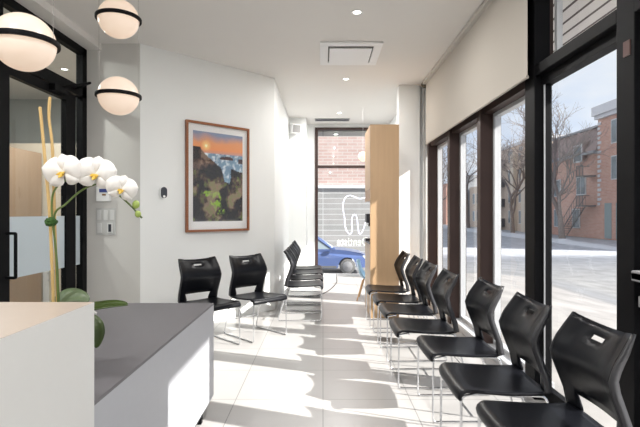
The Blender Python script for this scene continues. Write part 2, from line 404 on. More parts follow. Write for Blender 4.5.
# big black corner post and the door bay frame
bm = bmesh.new(); bx(bm, 1.49, 1.60, 3.31, 3.47, 0, 3.13, bevel=.004)
struct('trim_8', bm, M['blackmetal'])
bm = bmesh.new(); bx(bm, 1.49, XG+.06, 2.25, 2.388, 0, 3.13, bevel=.004)
struct('trim_9', bm, M['blackmetal'])
bm = bmesh.new(); bx(bm, 1.49, XG+.05, 1.15, 2.25, 2.28, 2.36); bx(bm, 1.49, XG+.05, 2.388, 3.31, 2.28, 2.355, bevel=.004)
bx(bm, 1.54, 1.61, 2.388, 3.31, 2.215, 2.28)
bx(bm, 1.49, XG+.05, 1.15, 3.31, 3.05, 3.13)
bx(bm, 1.49, XG+.05, 1.15, 1.22, 0, 3.13)
struct('trim_10', bm, M['blackmetal'])
w = bpy.data.objects.new('window_5', None); C.objects.link(w); w['kind'] = 'structure'
bm = bmesh.new()
bx(bm, 1.555, 1.60, 3.285, 3.31, 0, 2.24); bx(bm, 1.555, 1.60, 2.388, 2.42, 0, 2.24)
bx(bm, 1.555, 1.60, 2.42, 3.285, 0, .1)
link_bm('window_frame', bm, M['blackmetal'], w)
bm = bmesh.new(); bx(bm, 1.549, 1.555, 3.286, 3.30, .1, 2.24); link_bm('glazing_bead', bm, M['alu'], w)
box('pane', (1.574, 1.582, 2.42, 3.285, .1, 2.235), M['glass'], w)
w = bpy.data.objects.new('window_6', None); C.objects.link(w); w['kind'] = 'structure'
box('pane', (XG-.004, XG+.004, 2.40, 3.31, 2.36, 3.05), M['glass'], w)
bm = bmesh.new(); bx(bm, XG-.02, XG+.02, 3.275, 3.31, 2.36, 3.05); link_bm('window_frame', bm, M['alu'], w)
w = bpy.data.objects.new('window_7', None); C.objects.link(w); w['kind'] = 'structure'
box('pane', (XG-.004, XG+.004, 1.22, 2.25, 2.36, 3.05), M['glass'], w)
# street door, nearest the camera
d = bpy.data.objects.new('door_1', None); C.objects.link(d); d['kind'] = 'structure'
bm = bmesh.new()
bx(bm, 1.59, 1.66, 2.14, 2.25, 0.01, 2.27); bx(bm, 1.59, 1.66, 1.22, 1.33, 0.01, 2.27)
bx(bm, 1.59, 1.66, 1.33, 2.14, 0.01, .22); bx(bm, 1.59, 1.66, 1.33, 2.14, 2.15, 2.27)
link_bm('door_frame', bm, M['blackmetal'], d)
box('pane', (1.62, 1.63, 1.33, 2.14, .22, 2.15), M['glass'], d)
bm = bmesh.new(); bx(bm, 1.44, 1.50, 1.32, 2.20, 1.005, 1.045, bevel=.006); bx(bm, 1.44, 1.60, 2.12, 2.20, 1.0, 1.05, bevel=.006); bx(bm, 1.44,1.6,1.30,1.36,1.0,1.05, bevel=.006)
link_bm('push_bar', bm, mat('grey_push_bar', (.25,.25,.26), .4, metal=.2), d)
box('latch', (1.47, 1.60, 2.13, 2.19, .88, .93), mat('latch_metal', (.35,.35,.36), .4, metal=.5), d)
tag(box('small_sign', (1.484, 1.489, 2.275, 2.325, 2.085, 2.16), mat('reddish_brown_tag', (.05,.014,.01), .5)), 'small reddish brown tag on the black door post at the right edge', 'sign')

# outside canopy over the pavement
bm = bmesh.new(); bx(bm, 1.72, 2.90, 0.6, 5.9, 3.03, 3.12)
o = struct('ceiling_canopy', bm, M['soffit'])
bm = bmesh.new(); bx(bm, 2.90, 2.96, 0.6, 5.96, 3.02, 3.2); bx(bm, 1.72, 2.90, 5.9, 5.96, 3.02, 3.2)
struct('trim_11', bm, M['fascia'])
bm = bmesh.new(); bx(bm, -.8, 2.2, 9.95, 10.55, 3.03, 3.15)
struct('trim_12', bm, brick_mat('soffit_planks_far', (.42,.42,.41), (.46,.46,.45), (.2,.2,.2), 30, .136, .01, rough=.6, offset=0, bumpy=.2)[0])

# ---- glass partition on the left
XP = -2.577
bm = bmesh.new()
ft, tb0, tb1 = 3.08, 2.545, 2.655
bx(bm, XP-.05, XP+.02, -3.0, 5.09, ft-.075, ft); bx(bm, XP-.05, XP+.02, -3.0, 5.09, tb0, tb1)
bx(bm, XP-.05, XP+.02, 5.0, 5.09, 0, ft); bx(bm, XP-.05, XP+.02, 3.66, 3.76, 0, ft)
bx(bm, XP-.05, XP+.02, 1.9, 1.98, 0, ft); bx(bm, XP-.05, XP+.02, -.1, -.02, 0, ft); bx(bm, XP-.05,XP+.02,-3,-2.9,0,ft)
struct('wall_partition', bm, M['blackmetal'])
w = bpy.data.objects.new('window_8', None); C.objects.link(w); w['kind'] = 'structure'
for a, b in ((-2.9,-.1), (-.02,1.9), (1.98,3.66), (3.76,5.0)):
    box('pane', (XP-.02, XP-.012, a, b, tb1, ft-.075), M['glass_door'], w)
for a, b in ((-2.9,-.1), (-.02,1.9), (1.98,3.66)):
    box('pane', (XP-.02, XP-.012, a, b, 0.0, tb0), M['glass_door'], w)
for a, b in ((-2.9,-.1), (-.02,1.9), (1.98,3.66)):
    o = box('frosted_band', (XP-.011, XP-.009, a, b, .77, 1.285), M['frost'], w)
# glazed side strip between door and end post
box('pane', (XP-.02, XP-.012, 4.89, 5.0, 0, tb0), M['glass_door'], w)
box('frosted_band', (XP-.011, XP-.009, 4.89, 5.0, .77, 1.285), M['frost'], w)
d = bpy.data.objects.new('door_2', None); C.objects.link(d); d['kind'] = 'structure'
bm = bmesh.new()
bx(bm, XP-.045, XP+.01, 3.77, 3.85, .01, 2.53); bx(bm, XP-.045, XP+.01, 4.70, 4.88, .01, 2.53)
bx(bm, XP-.045, XP+.01, 3.85, 4.70, .01, .16); bx(bm, XP-.045, XP+.01, 3.85, 4.70, 2.45, 2.53)
link_bm('door_frame', bm, M['blackmetal'], d)
box('pane', (XP-.02, XP-.012, 3.85, 4.70, .16, 2.45), M['glass_door'], d)
box('frosted_band', (XP-.011, XP-.009, 3.85, 4.70, .77, 1.285), M['frost'], d)
bm = bmesh.new(); tube(bm, rounded([(XP+.01,3.81,1.15), (XP+.085,3.81,1.15), (XP+.085,3.81,.79), (XP+.01,3.81,.79)], .008, 3), .013, 6)
link_bm('door_handle', bm, M['blackmetal'], d)
bm = bmesh.new(); bx(bm, XP+.01, XP+.07, 4.40, 4.62, 2.47, 2.53, bevel=.004)
tube(bm, [(XP+.05,4.55,2.53), (XP+.28,4.64,2.60)], .012, 6); tube(bm, [(XP+.28,4.64,2.60), (XP+.03,4.85,2.60)], .012, 6)
link_bm('door_closer', bm, M['blackmetal'], d)

# things in the side room
o = box('tall_cabinet', (-4.9, -4.0, 4.4, 6.68, 0, 2.16), M['brownwood']); tag(o, 'tall brown wooden cabinet seen through the glass partition door', 'cabinet')
o = thing('storage_wall', 'cream storage wall behind the brown cabinet in the glazed side room', 'partition', (-4.25, 6.8, 0))
box('panel', (-1.75, 1.0, -.07, .07, 0, 2.31), M['cream'], o)
box('panel', (.25, .33, -.085, -.07, 0, 1.15), M['white'], o)
bm = bmesh.new()
for k in range(4): bx(bm, .32, .40, -.1, -.085, .35+k*.1, .36+k*.1)
link_bm('handle', bm, M['alu'], o)
o = box('wooden_door_panel', (-4.75, -3.93, 4.30, 4.36, .02, 2.12), M['tanwood']); tag(o, 'golden wood panel at the near end of the brown cabinet behind glass', 'panel')

# ------------------------------------------------------------------ roller blind
bl = thing('roller_blind', 'long pale beige roller blind pulled down over the tops of the shop windows', 'blind', (1.43, 3.29, 2.27))
box('fabric', (-.002, .002, 0, 3.24, 0, .84), M['blind'], bl)
bm = bmesh.new(); tube(bm, [(0,0,0), (0,3.24,0)], .012, 8); link_bm('bottom_bar', bm, M['blind'], bl, True)
bm = bmesh.new(); bx(bm, -.045, .05, -.0, 3.25, .83, .878, bevel=.006); link_bm('cassette', bm, mat('blind_cassette_beige', (.52,.50,.46), .5), bl)
bm = bmesh.new(); tube(bm, [(-.01,3.25,.835), (-.01,3.275,.835)], .05, 16); link_bm('end_cap', bm, mat('end_cap_brown', (.15,.12,.08), .5), bl, True)
bm = bmesh.new()
for dx in (-.02, .01): tube(bm, [(dx,3.3,.82), (dx,3.3,-1.2)], .003, 5)
link_bm('pull_cord', bm, mat('bead_cord', (.5,.5,.48), .5), bl)

# ------------------------------------------------------------------ chairs
def make_chair():
    t = thing('stacking_chair', 'x', 'chair')
    # seat
    prof = [(.004,.388), (.001,.402), (.006,.416), (.02,.427), (.045,.432), (.10,.430), (.18,.424), (.27,.419), (.36,.418), (.43,.422), (.455,.428)]
    us = [-1,-.93,-.8,-.6,-.3,0,.3,.6,.8,.93,1]
    bm = bmesh.new(); rows = []
    for i, (y, z) in enumerate(prof):
        hw = .222 if y < .3 else .222-.012*(y-.3)/.15
        r = []
        for u in us:
            dip = -.010*(1-u*u)*min(1, max(0, (y-.02)/.1))
            fr = .012*(abs(u)**6) if i < 4 else 0
            r.append(bm.verts.new((u*hw, y+fr, z+dip)))
        rows.append(r)
    for i in range(len(rows)-1):
        for k in range(len(us)-1):
            bm.faces.new((rows[i][k], rows[i][k+1], rows[i+1][k+1], rows[i+1][k]))
    bmesh.ops.recalc_face_normals(bm, faces=bm.faces[:])
    o = link_bm('seat', bm, M['black'], t, True, 60)
    so = o.modifiers.new('solid', 'SOLIDIFY'); so.thickness = .014; so.offset = 0
    # backrest
    zs = [.425,.440,.465,.500,.54,.59,.635,.68,.715,.75,.785,.807,.83,.856]
    def yc(z):
        pts = [(.425,.450), (.50,.436), (.60,.398), (.66,.376), (.69,.375), (.75,.404), (.87,.484)]
        for a, b in zip(pts, pts[1:]):
            if z <= b[0]: s = (z-a[0])/(b[0]-a[0]); return a[1]+(b[1]-a[1])*s
        return pts[-1][1]
    def hw(z):
        pts = [(.425,.211), (.5,.214), (.6,.218), (.68,.220), (.76,.216), (.87,.205)]
        for a, b in zip(pts, pts[1:]):
            if z <= b[0]: s = (z-a[0])/(b[0]-a[0]); return a[1]+(b[1]-a[1])*s
        return pts[-1][1]
    us = [-1,-.95,-.85,-.72,-.6,-.4,-.22,0,.22,.4,.6,.72,.85,.95,1]
    bm = bmesh.new(); grid = []
    for z in zs:
        r = []
        for u in us:
            k = max(0, (z-.72)/.135)
            zz = z-.022*(1-u*u)*k
            curve = .030*(1-u*u)-.012
            w_ = hw(z)
            x = u*w_
            if abs(u) == .6:   # window in the lower back is wider at the top
                x = math.copysign(.125+.02*min(1, max(0, (z-.44)/.06)), u)
            elif abs(u) == .72 and z < .6: x = math.copysign(.155+.01*(z-.425)/.15, u)
            r.append(bm.verts.new((x, yc(z)+curve, zz)))
        grid.append(r)
    for i in range(len(zs)-1):
        for k in range(len(us)-1):
            zm = (zs[i]+zs[i+1])/2; um = abs((us[k]+us[k+1])/2)
            if zm < .500 and um < .6: continue
            if .785 < zm < .807 and um < .22: continue
            bm.faces.new((grid[i][k], grid[i][k+1], grid[i+1][k+1], grid[i+1][k]))
    bmesh.ops.delete(bm, geom=[v for v in bm.verts if not v.link_faces], context='VERTS')
    bmesh.ops.recalc_face_normals(bm, faces=bm.faces[:])
    o = link_bm('backrest', bm, M['black'], t, True, 60)
    so = o.modifiers.new('solid', 'SOLIDIFY'); so.thickness = .012; so.offset = 0
    # side flanges of the shell
    for s in (-1, 1):
        bm = bmesh.new()
        a = []; b = []
        for z in zs:
            dp = .026*min(1, (.862-z)/.09)+.006
            a.append(bm.verts.new((s*(hw(z)+.003), yc(z)-.018, z))); b.append(bm.verts.new((s*(hw(z)-.004), yc(z)-.012+dp, z+.0)))
        for i in range(len(zs)-1):
            bm.faces.new((a[i], b[i], b[i+1], a[i+1]))
        bmesh.ops.recalc_face_normals(bm, faces=bm.faces[:])
        o = link_bm('back_edge', bm, M['edge'], t, True, 60)
        so = o.modifiers.new('solid', 'SOLIDIFY'); so.thickness = .010; so.offset = 0
    # chrome sled frame, one loop each side
    for s in (-1, 1):
        bm = bmesh.new()
        tube(bm, rounded([(s*.19,.10,.411), (s*.213,.02,.405), (s*.217,.016,.008), (s*.217,.55,.008), (s*.20,.44,.404), (s*.19,.30,.406)], .025, 5), .0065, 8)
        link_bm('leg', bm, M['chrome'], t, True, 60)
    bm = bmesh.new(); tube(bm, [(-.207,.515,.15), (.207,.515,.15)], .005, 8); link_bm('stretcher', bm, M['chrome'], t, True, 60)
    for y in (.10, .34):
        bm = bmesh.new(); tube(bm, [(-.19,y,.403), (.19,y,.403)], .006, 8)
        link_bm('seat_frame', bm, M['chrome'], t, True, 60)
    return t

proto = make_chair(); used = [False]
def place_chair(x, y, rz, label, group):
    if used[0]: o = copy_tree(proto)
    else: o = proto; used[0] = True
    o.location = (x, y, 0); o.rotation_euler = (0,0,rz)
    o['label'] = label; o['category'] = 'chair'; o['group'] = group
    return o
# local +y points from the front of the seat to the back
gR = 'black chairs in the row along the shop windows'
labs = ['black stacking chair nearest the camera in the window row, by the street door',
        'second nearest black chair of the window row, in front of the thick black post',
        'third black chair of the window row counted from the camera',
        'fourth black chair of the window row, nearest of the four tightly spaced ones',
        'fifth black chair of the window row, middle of the far cluster',
        'sixth black chair of the window row, second from the wooden cabinet',
        'farthest black chair of the window row, right beside the tall wooden cabinet']
spec = [(.715,1.985,0), (.672,2.55,0), (.668,3.16,0), (.55,3.73,0), (.545,4.36,0), (.535,4.925,0), (.515,5.54,0)]
jit = [1.0,-1.2,.8,-.6,1.0,-.5,.4]
for (x, y, _), l, j in zip(spec, labs, jit):
    place_chair(x, y, -PI/2+math.radians(j), l, gR)
gL = 'black chairs in the row at the far left wall'
ll = ['nearest black chair of the overlapping row at the far left, side on', 'second chair back in the overlapping row at the far left',
      'third chair back in the overlapping row at the far left', 'rearmost chair of the overlapping row, nearest the end window']
for y, x, l in zip((5.92, 6.50, 7.08, 7.63), (0,0,0,-.01), ll):
    place_chair(x, y, PI/2, l, gL)
gA = 'black chairs under the framed picture'
place_chair(-.968, 4.505, PI/4, 'left black chair under the framed picture, partly behind the grey desk', gA)
place_chair(-.536, 4.885, PI/4, 'right black chair under the framed picture, facing the room', gA)

# ------------------------------------------------------------------ reception desks
ds = thing('grey_desk', 'low grey reception desk with sunlit side, standing on black legs', 'desk', (-.726, 3.1, 0))
DW = 1.0
bm = bmesh.new(); bx(bm, -DW, 0, -1.75, 0, .711, .723); link_bm('desk_top', bm, M['desk'], ds)
bm = bmesh.new(); bx(bm, -.018, 0, -1.75, -.06, .116, .711); link_bm('front_panel', bm, M['desk_side'], ds)
bm = bmesh.new(); bx(bm, -DW, 0, -.06, 0, .116, .711); link_bm('end_panel', bm, M['desk_side'], ds)
bm = bmesh.new(); bx(bm, -DW, -.018, -1.75, -.06, .116, .13); link_bm('bottom_panel', bm, M['desk_side'], ds)
for (a, b) in ((-.055,-.16), (-DW+.05,-.16), (-.055,-1.65), (-DW+.05,-1.65)):
    bm = bmesh.new(); bx(bm, a-.018, a+.018, b-.018, b+.018, 0, .116); bx(bm, a-.018, a+.018, b-.14, b+.018, .045,.065)
    link_bm('leg', bm, M['blackmetal'], ds)
ct = thing('reception_counter', 'white reception counter with beige top in the left foreground', 'counter', (-.717, 1.47, 0))
bm = bmesh.new(); bx(bm, -1.5, 0, -1.2, 0, 1.035, 1.04); link_bm('counter_top', bm, M['counter_top'], ct)
bm = bmesh.new(); bx(bm, -.02, .001, -1.2, 0.001, 0, 1.039); link_bm('side_panel', bm, M['counter'], ct)
bm = bmesh.new(); bx(bm, -1.5, -.02, -.02, 0, .724, 1.035); link_bm('back_panel', bm, M['counter'], ct)
bm = bmesh.new(); bx(bm, -1.5, -.02, -1.2, -1.18, 0, 1.035); link_bm('front_panel', bm, M['counter'], ct)
ds.location = (-.721, 3.1, 0)
# keep the grey desk behind the counter
for ch in ds.children:
    for v in ch.data.vertices:
        if v.co.y < -1.62: v.co.y = -1.62+ (v.co.y+1.62)*.05

# ------------------------------------------------------------------ orchid
Y0 = 1.70; k = Y0
oc = thing('potted_orchid', 'white orchid with bamboo canes in a pot behind the white counter', 'plant', (-.93, Y0, .723))
def L(px, py, dy=0.0):     # local coordinate of a point seen at (px,py) at the plant's distance
    p = at(px, py, Y0+dy); return p-Vector((-.93, Y0, .723))
bm = bmesh.new(); lathe(bm, [(0,0), (.065,0), (.075,.01), (.098,.2), (.102,.225), (.094,.225), (.09,.2), (0,.2)], 28); link_bm('pot', bm, M['pot'], oc, True)
bm = bmesh.new(); lathe(bm, [(0,.203), (.089,.203), (.089,.201), (0,.2005)], 20); link_bm('bark', bm, M['soil'], oc)
def cane(pts, r):
    bm = bmesh.new(); P = smooth_path(pts, 6); R = [r*(1+.18*(1 if i % 9 == 0 else 0)) for i in range(len(P))]
    tube(bm, P, R, 8); link_bm('cane', bm, M['bamboo'], oc, True)
cane([(L(54,340)), L(53,290), L(50,220), L(46,170), L(40,107)], .0055)
cane([(L(58,340,.02)), L(57,290,.02), L(55,230,.02), L(52.5,150,.02), L(49,118,.02), L(50,97,.02)], .0052)
def stemtube(pts, r, name='flower_stem'):
    bm = bmesh.new(); tube(bm, smooth_path(pts, 8), r, 6); return link_bm(name, bm, M['stem'], oc, True)
stemtube([L(60,338,-.01), L(58,300,-.02), L(56,250,-.02), L(52.5,222,-.03), L(52,200,-.03), L(56,188,-.035), L(66,180,-.035)], .0035)
stemtube([L(60,338,.01), L(57.5,270,-.01), L(54,218,-.02), L(66,204,-.02), L(84,189,-.01), L(104,184,0), L(120,196,.0), L(132,207,0), L(142,218,0)], .0035)
bm = bmesh.new(); bmesh.ops.create_icosphere(bm, subdivisions=3, radius=.021)
for v in bm.verts: v.co *= 1+random.uniform(-.15,.12); v.co.z *= .8
bmesh.ops.translate(bm, verts=bm.verts, vec=L(51,222,-.03)); link_bm('moss_tie', bm, M['moss'], oc)
def petal_bm(bm, ln, wd, ang, tilt, c, mtx, cup=.012, base=.15):
    n, m_ = 8, 6; g = []
    for i in range(n+1):
        t = i/n; wv = wd*(math.sin(PI*min(1, t*.93+.07))**.6)*(base+(1-base)*min(1, t*2.4))
        r = []
        for j in range(m_+1):
            s = j/m_*2-1
            x = s*wv; y = t*ln; z = cup*(1-s*s)*math.sin(PI*t)+tilt*t*t*ln-.006*s*s
            p = Vector((x*math.cos(ang)-y*math.sin(ang), x*math.sin(ang)+y*math.cos(ang), z))
            r.append(bm.verts.new(mtx @ p + c))
        g.append(r)
    for i in range(n):
        for j in range(m_): bm.faces.new((g[i][j], g[i][j+1], g[i+1][j+1], g[i+1][j]))
def flower(px, py, sc, roll, yaw, pitch, dy=-.04):
    c = L(px, py, dy)
    # local z of the flower faces the viewer (-y), tilted a little
    R = Matrix.Rotation(yaw, 4, 'Z') @ Matrix.Rotation(PI/2+pitch, 4, 'X') @ Matrix.Rotation(roll, 4, 'Z')
    R = R @ Matrix.Scale(sc, 4)
    e = bpy.data.objects.new('flower', None); C.objects.link(e); e.parent = oc; e.location = c
    Z = Vector((0,0,0))
    for a in (0, 2.2, -2.2):
        bm = bmesh.new(); petal_bm(bm, .056, .025, a, .03, Z, R @ Matrix.Translation((0,0,-.004))); o = link_bm('sepal', bm, M['petal'], e, True, 80)
    for a in (1.25, -1.25):
        bm = bmesh.new(); petal_bm(bm, .064, .040, a, .08, Z, R @ Matrix.Translation((0,0,.002)), .014, .25); o = link_bm('petal', bm, M['petal'], e, True, 80)
    bm = bmesh.new(); petal_bm(bm, .02, .008, PI, .9, Z, R @ Matrix.Translation((0,0,.006)), .004)
    petal_bm(bm, .014, .006, 2.3, .9, Z, R @ Matrix.Translation((0,0,.006)), .003); petal_bm(bm, .014, .006, -2.3, .9, Z, R @ Matrix.Translation((0,0,.006)), .003)
    link_bm('lip', bm, M['lip'], e, True)
flower(62.5, 172, 1.18, .12, -.1, -.05, -.05)
flower(95.5, 174, 1.17, -.15, .15, .0, -.035)
flower(121.5, 189, .90, -.25, .2, .1, -.03)
for px, py, r in ((136,204.5,.013), (138,214,.011)):
    bm = bmesh.new(); bmesh.ops.create_icosphere(bm, subdivisions=3, radius=r)
    for v in bm.verts: v.co.z *= 1.2
    bmesh.ops.translate(bm, verts=bm.verts, vec=L(px,py,0)); link_bm('bud', bm, M['bud'], oc, True)
def leaf(pts, wd, m, ww=None):
    P = smooth_path(pts, 5); n = len(P); bm = bmesh.new(); g = []
    for i, p in enumerate(P):
        t = i/(n-1); tang = (P[min(i+1,n-1)]-P[max(i-1,0)]).normalized()
        side = tang.cross(Vector((0,0,1)) if ww is None else ww).normalized(); up = side.cross(tang)
        w_ = wd*(math.sin(PI*(.12+.88*t))**.55 if t < 1 else .05)
        g.append([bm.verts.new(p+side*w_*s+up*(abs(s)*w_*.35)) for s in (-1,-.5,0,.5,1)])
    for i in range(n-1):
        for j in range(4): bm.faces.new((g[i][j], g[i][j+1], g[i+1][j+1], g[i+1][j]))
    o = link_bm('leaf', bm, m, oc, True, 80)
    so = o.modifiers.new('s', 'SOLIDIFY'); so.thickness = .003
leaf([L(68,334), L(80,312), L(98,307.5), L(115,305), L(128,304.5)], .028, M['leaf'], Vector((0,-.4,1)))
leaf([L(70,335), L(84,322,-.03), L(94,324,-.05), L(98,334,-.05), L(96,348,-.05)], .026, M['leaf'], Vector((.55,-.8,.3)))
leaf([L(66,330,-.02), L(64,312,-.03), L(70,300,-.04), L(80,298,-.05), L(89,301,-.05)], .035, M['leafpale'], Vector((0,-.55,1)))
leaf([L(58,330,.02), L(56,310,.04), L(66,297,.05), L(78,296,.06), L(85,300,.06)], .035, M['leafpale'], Vector((0,-.5,1)))
leaf([L(55,330,.0), L(46,318,.02), L(36,314,.05), L(24,322,.08)], .035, M['leaf'])

# ------------------------------------------------------------------ pendant lights
def globe_parts(root, zc):
    bm = bmesh.new(); bmesh.ops.create_uvsphere(bm, u_segments=40, v_segments=24, radius=.139)
    for v in bm.verts: v.co.z *= .97
    o = link_bm('globe', bm, M['opal'], root, True, 80); o.location = (0,0,zc)
    bm = bmesh.new()
    seg = 48
    for i in range(seg):
        a = 2*PI*i/seg
    prof = [(.141,-.012), (.153,-.012), (.155,-.008), (.155,.008), (.153,.012), (.141,.012), (.141,-.012)]
    rings = [[bm.verts.new((r*math.cos(2*PI*k/seg), r*math.sin(2*PI*k/seg), z)) for k in range(seg)] for r, z in prof[:-1]]
    for i in range(len(rings)):
        A = rings[i]; B = rings[(i+1) % len(rings)]
        for k in range(seg): bm.faces.new((A[k], A[(k+1)%seg], B[(k+1)%seg], B[k]))
    bmesh.ops.recalc_face_normals(bm, faces=bm.faces[:])
    o = link_bm('ring', bm, M['blackmetal'], root, True, 50); o.location = (0,0,zc)
def pendant(y, lows, label):
    X = -1.457
    t = thing('pendant_light', label, 'lamp', (X+(.02 if y < 3 else 0), y, lows[0]), 0, 'globe pendants over the reception desk')
    for z in lows: globe_parts(t, z-lows[0])
    bm = bmesh.new()
    for s in (-1, 1): tube(bm, [(s*.14,0,.01), (s*.14,0,H-.012-lows[0])], .0011, 5)
    link_bm('wire', bm, mat('fine_wire', (.35,.33,.31), .4, metal=.5), t)
    bm = bmesh.new(); bx(bm, -.17, .17, -.03, .03, H-.02-lows[0], H-lows[0]-.001); link_bm('canopy', bm, M['white'], t)
    for z in []:
        ld = bpy.data.lights.new('bulb', 'POINT'); ld.energy = 2.5; ld.color = (1,.82,.62); ld.shadow_soft_size = .12
        lo = bpy.data.objects.new('bulb', ld); C.objects.link(lo); lo.parent = t; lo.location = (0,0,z-lows[0]-.19)
    return t
pendant(2.26, [2.137], 'single large globe pendant with black ring at the far left, cut by the frame')
pendant(3.35, [2.15, 2.70], 'two globes with black rings hanging one above the other over the desk')

# ------------------------------------------------------------------ picture on the angled wall
WM = Matrix.Translation((-1.98, 5.09, 0)) @ Matrix.Rotation(PI/4, 4, 'Z')   # local x along wall, -y out of the wall
pic = thing('framed_picture', 'framed seascape photograph of mossy rocks at sunset on the angled wall', 'picture')
s0, s1, z0, z1 = .375*math.sqrt(2), 1.007*math.sqrt(2), 1.088, 2.40
pic.matrix_world = WM @ Matrix.Translation(((s0+s1)/2, 0, z0))
hw_ = (s1-s0)/2; hh = z1-z0
bm = bmesh.new(); fw = .028
bx(bm, -hw_, -hw_+fw, -.035, -.002, 0, hh, bevel=.003); bx(bm, hw_-fw, hw_, -.035, -.002, 0, hh, bevel=.003)
bx(bm, -hw_+fw, hw_-fw, -.035, -.002, 0, fw); bx(bm, -hw_+fw, hw_-fw, -.035, -.002, hh-fw, hh)
link_bm('frame', bm, M['walnut'], pic)
box('mount', (-hw_+fw, hw_-fw, -.012, -.003, fw, hh-fw), M['matboard'], pic)
# print: painted per-vertex seascape
from mathutils import noise as mn
NX, NZ = 90, 130
px0, px1, pz0, pz1 = -hw_+.095, hw_-.095, .125, hh-.11
verts = []; cols = []
def lerp(a, b, t): t = max(0, min(1, t)); return tuple(a[i]+(b[i]-a[i])*t for i in range(3))
def paint(u, v):
    n = mn.fractal(Vector((u*4, v*6, 1.3)), 1.0, 2.0, 5); n2 = mn.fractal(Vector((u*14, v*18, 7)), .8, 2.0, 4)
    hz = .235
    if v < hz:
        c = lerp((.22,.27,.40), (.75,.33,.16), (v-.02+n*.03)/.09)
        c = lerp(c, (.85,.30,.10), (v-.10)/.10*(1-.5*u))
        d = math.hypot((u-.25)*1.0, (v-.155)*1.45)
        c = lerp((1.0,.75,.30), c, d/.10) if d < .10 else c
        if d < .022: c = (1,.95,.6)
        c = lerp(c, (.45,.33,.40), (v-.19)/.05*(.4+u*.5))
    else:
        t = (v-hz)/.5
        c = lerp((.16,.26,.38), (.24,.40,.52), t+n*.5)
        c = lerp(c, (.78,.84,.88), max(0, n2*1.3+n*.5+.12*t))
    # islet
    if ((u-.66)/.14)**2+((v-.285)/.028)**2 < 1+n2*.4 and v < .30: c = lerp((.05,.03,.035), (.10,.05,.05), n2+.5)
    if u > .90 and .27 < v < .33: c = (.07,.045,.05)
    # rocks: the left headland, lower ledge, right rocks
    head = v > .17+max(0, u-.12)*.55+.03*n+(0 if u > .3 else .03*abs(u-.1)) and v > .17+max(0, u-.45)*2.2 and u < .68+.1*n
    right = u > .80-.35*max(0, v-.42)+n*.08 and v > .43+n*.05
    low = v > .60+.07*math.sin(u*7+1.2)+n*.08
    if head or right or low:
        b = lerp((.010,.007,.010), (.20,.12,.09), .42+n*1.5+n2*.45)
        if v < .32: b = lerp(b, (.03,.012,.018), .75)
        if v > .42: b = lerp(b, (.10,.15,.03), (n2*1.4+n*1.2)*1.1)
        if .66 < v < .92 and abs(u-.45-.15*n-(v-.8)*.8) < .15: b = lerp(b, (.27,.48,.04), .35+n2*2)
        if n > .18: b = lerp(b, (.45,.33,.24), .35)
        if n < -.2: b = lerp(b, (.01,.01,.015), .7)
        c = b
    return c
for j in range(NZ+1):
    for i in range(NX+1):
        u = i/NX; v = 1-j/NZ
        verts.append((px0+(px1-px0)*u, -.0135, pz0+(pz1-pz0)*(1-v))); cols.append((*paint(u, v), 1))
faces = [(j*(NX+1)+i, j*(NX+1)+i+1, (j+1)*(NX+1)+i+1, (j+1)*(NX+1)+i) for j in range(NZ) for i in range(NX)]
me = bpy.data.meshes.new('print'); me.from_pydata(verts, [], faces)
at_ = me.color_attributes.new('ink', 'FLOAT_COLOR', 'POINT')
for i, c in enumerate(cols): at_.data[i].color = c
m, nt, out = new_mat('printed_seascape'); b = nt.nodes.new('ShaderNodeBsdfPrincipled'); a = nt.nodes.new('ShaderNodeVertexColor'); a.layer_name = 'ink'
b.inputs['Roughness'].default_value = .6; nt.links.new(a.outputs[0], b.inputs['Base Color']); nt.links.new(b.outputs[0], out.inputs[0])
me.materials.append(m); o = bpy.data.objects.new('print', me); C.objects.link(o); o.parent = pic
box('glazing', (-hw_+fw, hw_-fw, -.022, -.02, fw, hh-fw), glass_mat('picture_glass', (1,1,1), 1.0), pic)

# thermostat-like device on the angled wall
dv = thing('wall_sensor', 'small white wall thermostat with dark oval face left of the picture', 'thermostat')
dv.matrix_world = WM @ Matrix.Translation((.1845*math.sqrt(2), 0, 1.47))
def pill(bm, w_, h_, y0, y1, zc, seg=10):
    pts = []
    for q in range(seg+1): a = PI*q/seg; pts.append((w_*math.cos(a), zc+h_/2-w_+w_*math.sin(a)))
    for q in range(seg+1): a = PI+PI*q/seg; pts.append((w_*math.cos(a), zc-h_/2+w_+w_*math.sin(a)))
    prism(bm, pts, y0, y1, 'y')
bm = bmesh.new(); pill(bm, .045, .14, -.02, -.001, .07); link_bm('base', bm, M['white'], dv)
bm = bmesh.new(); pill(bm, .036, .125, -.028, -.02, .073); link_bm('face', bm, M['dark'], dv)
bm = bmesh.new(); pill(bm, .014, .0281, -.033, -.028, .03); link_bm('button', bm, M['white'], dv)

# devices on the grey side wall (its face is at y=5.09)
def wl(px, py): p = at(px, py, 5.09); return p.x, p.z
x0, za = wl(97, 201.5); x1, zb = wl(111.5, 187)
t = thing('alarm_keypad', 'white wall keypad with a blue display behind the orchid flowers', 'keypad', ((x0+x1)/2, 5.088, za))
hwk = (x1-x0)/2; hk = zb-za
box('case', (-hwk, hwk, -.03, 0, 0, hk), M['white'], t, bevel=.006)
box('display', (-hwk*.5, hwk*.72, -.032, -.029, hk*.62, hk*.86), M['display'], t)
box('button', (-hwk*.1, hwk*.4, -.033, -.029, hk*.4, hk*.52), M['brown'], t)
x0, za = wl(96.5, 235); x1, zb = wl(116, 208)
t = thing('light_switch_panel', 'white panel of ganged light switches on the grey wall, below the keypad', 'switch', ((x0+x1)/2, 5.088, za))
hwk = (x1-x0)/2; hk = zb-za
box('plate', (-hwk, hwk, -.008, 0, 0, hk), mat('switch_plate', (.55,.55,.54), .5), t, bevel=.002)
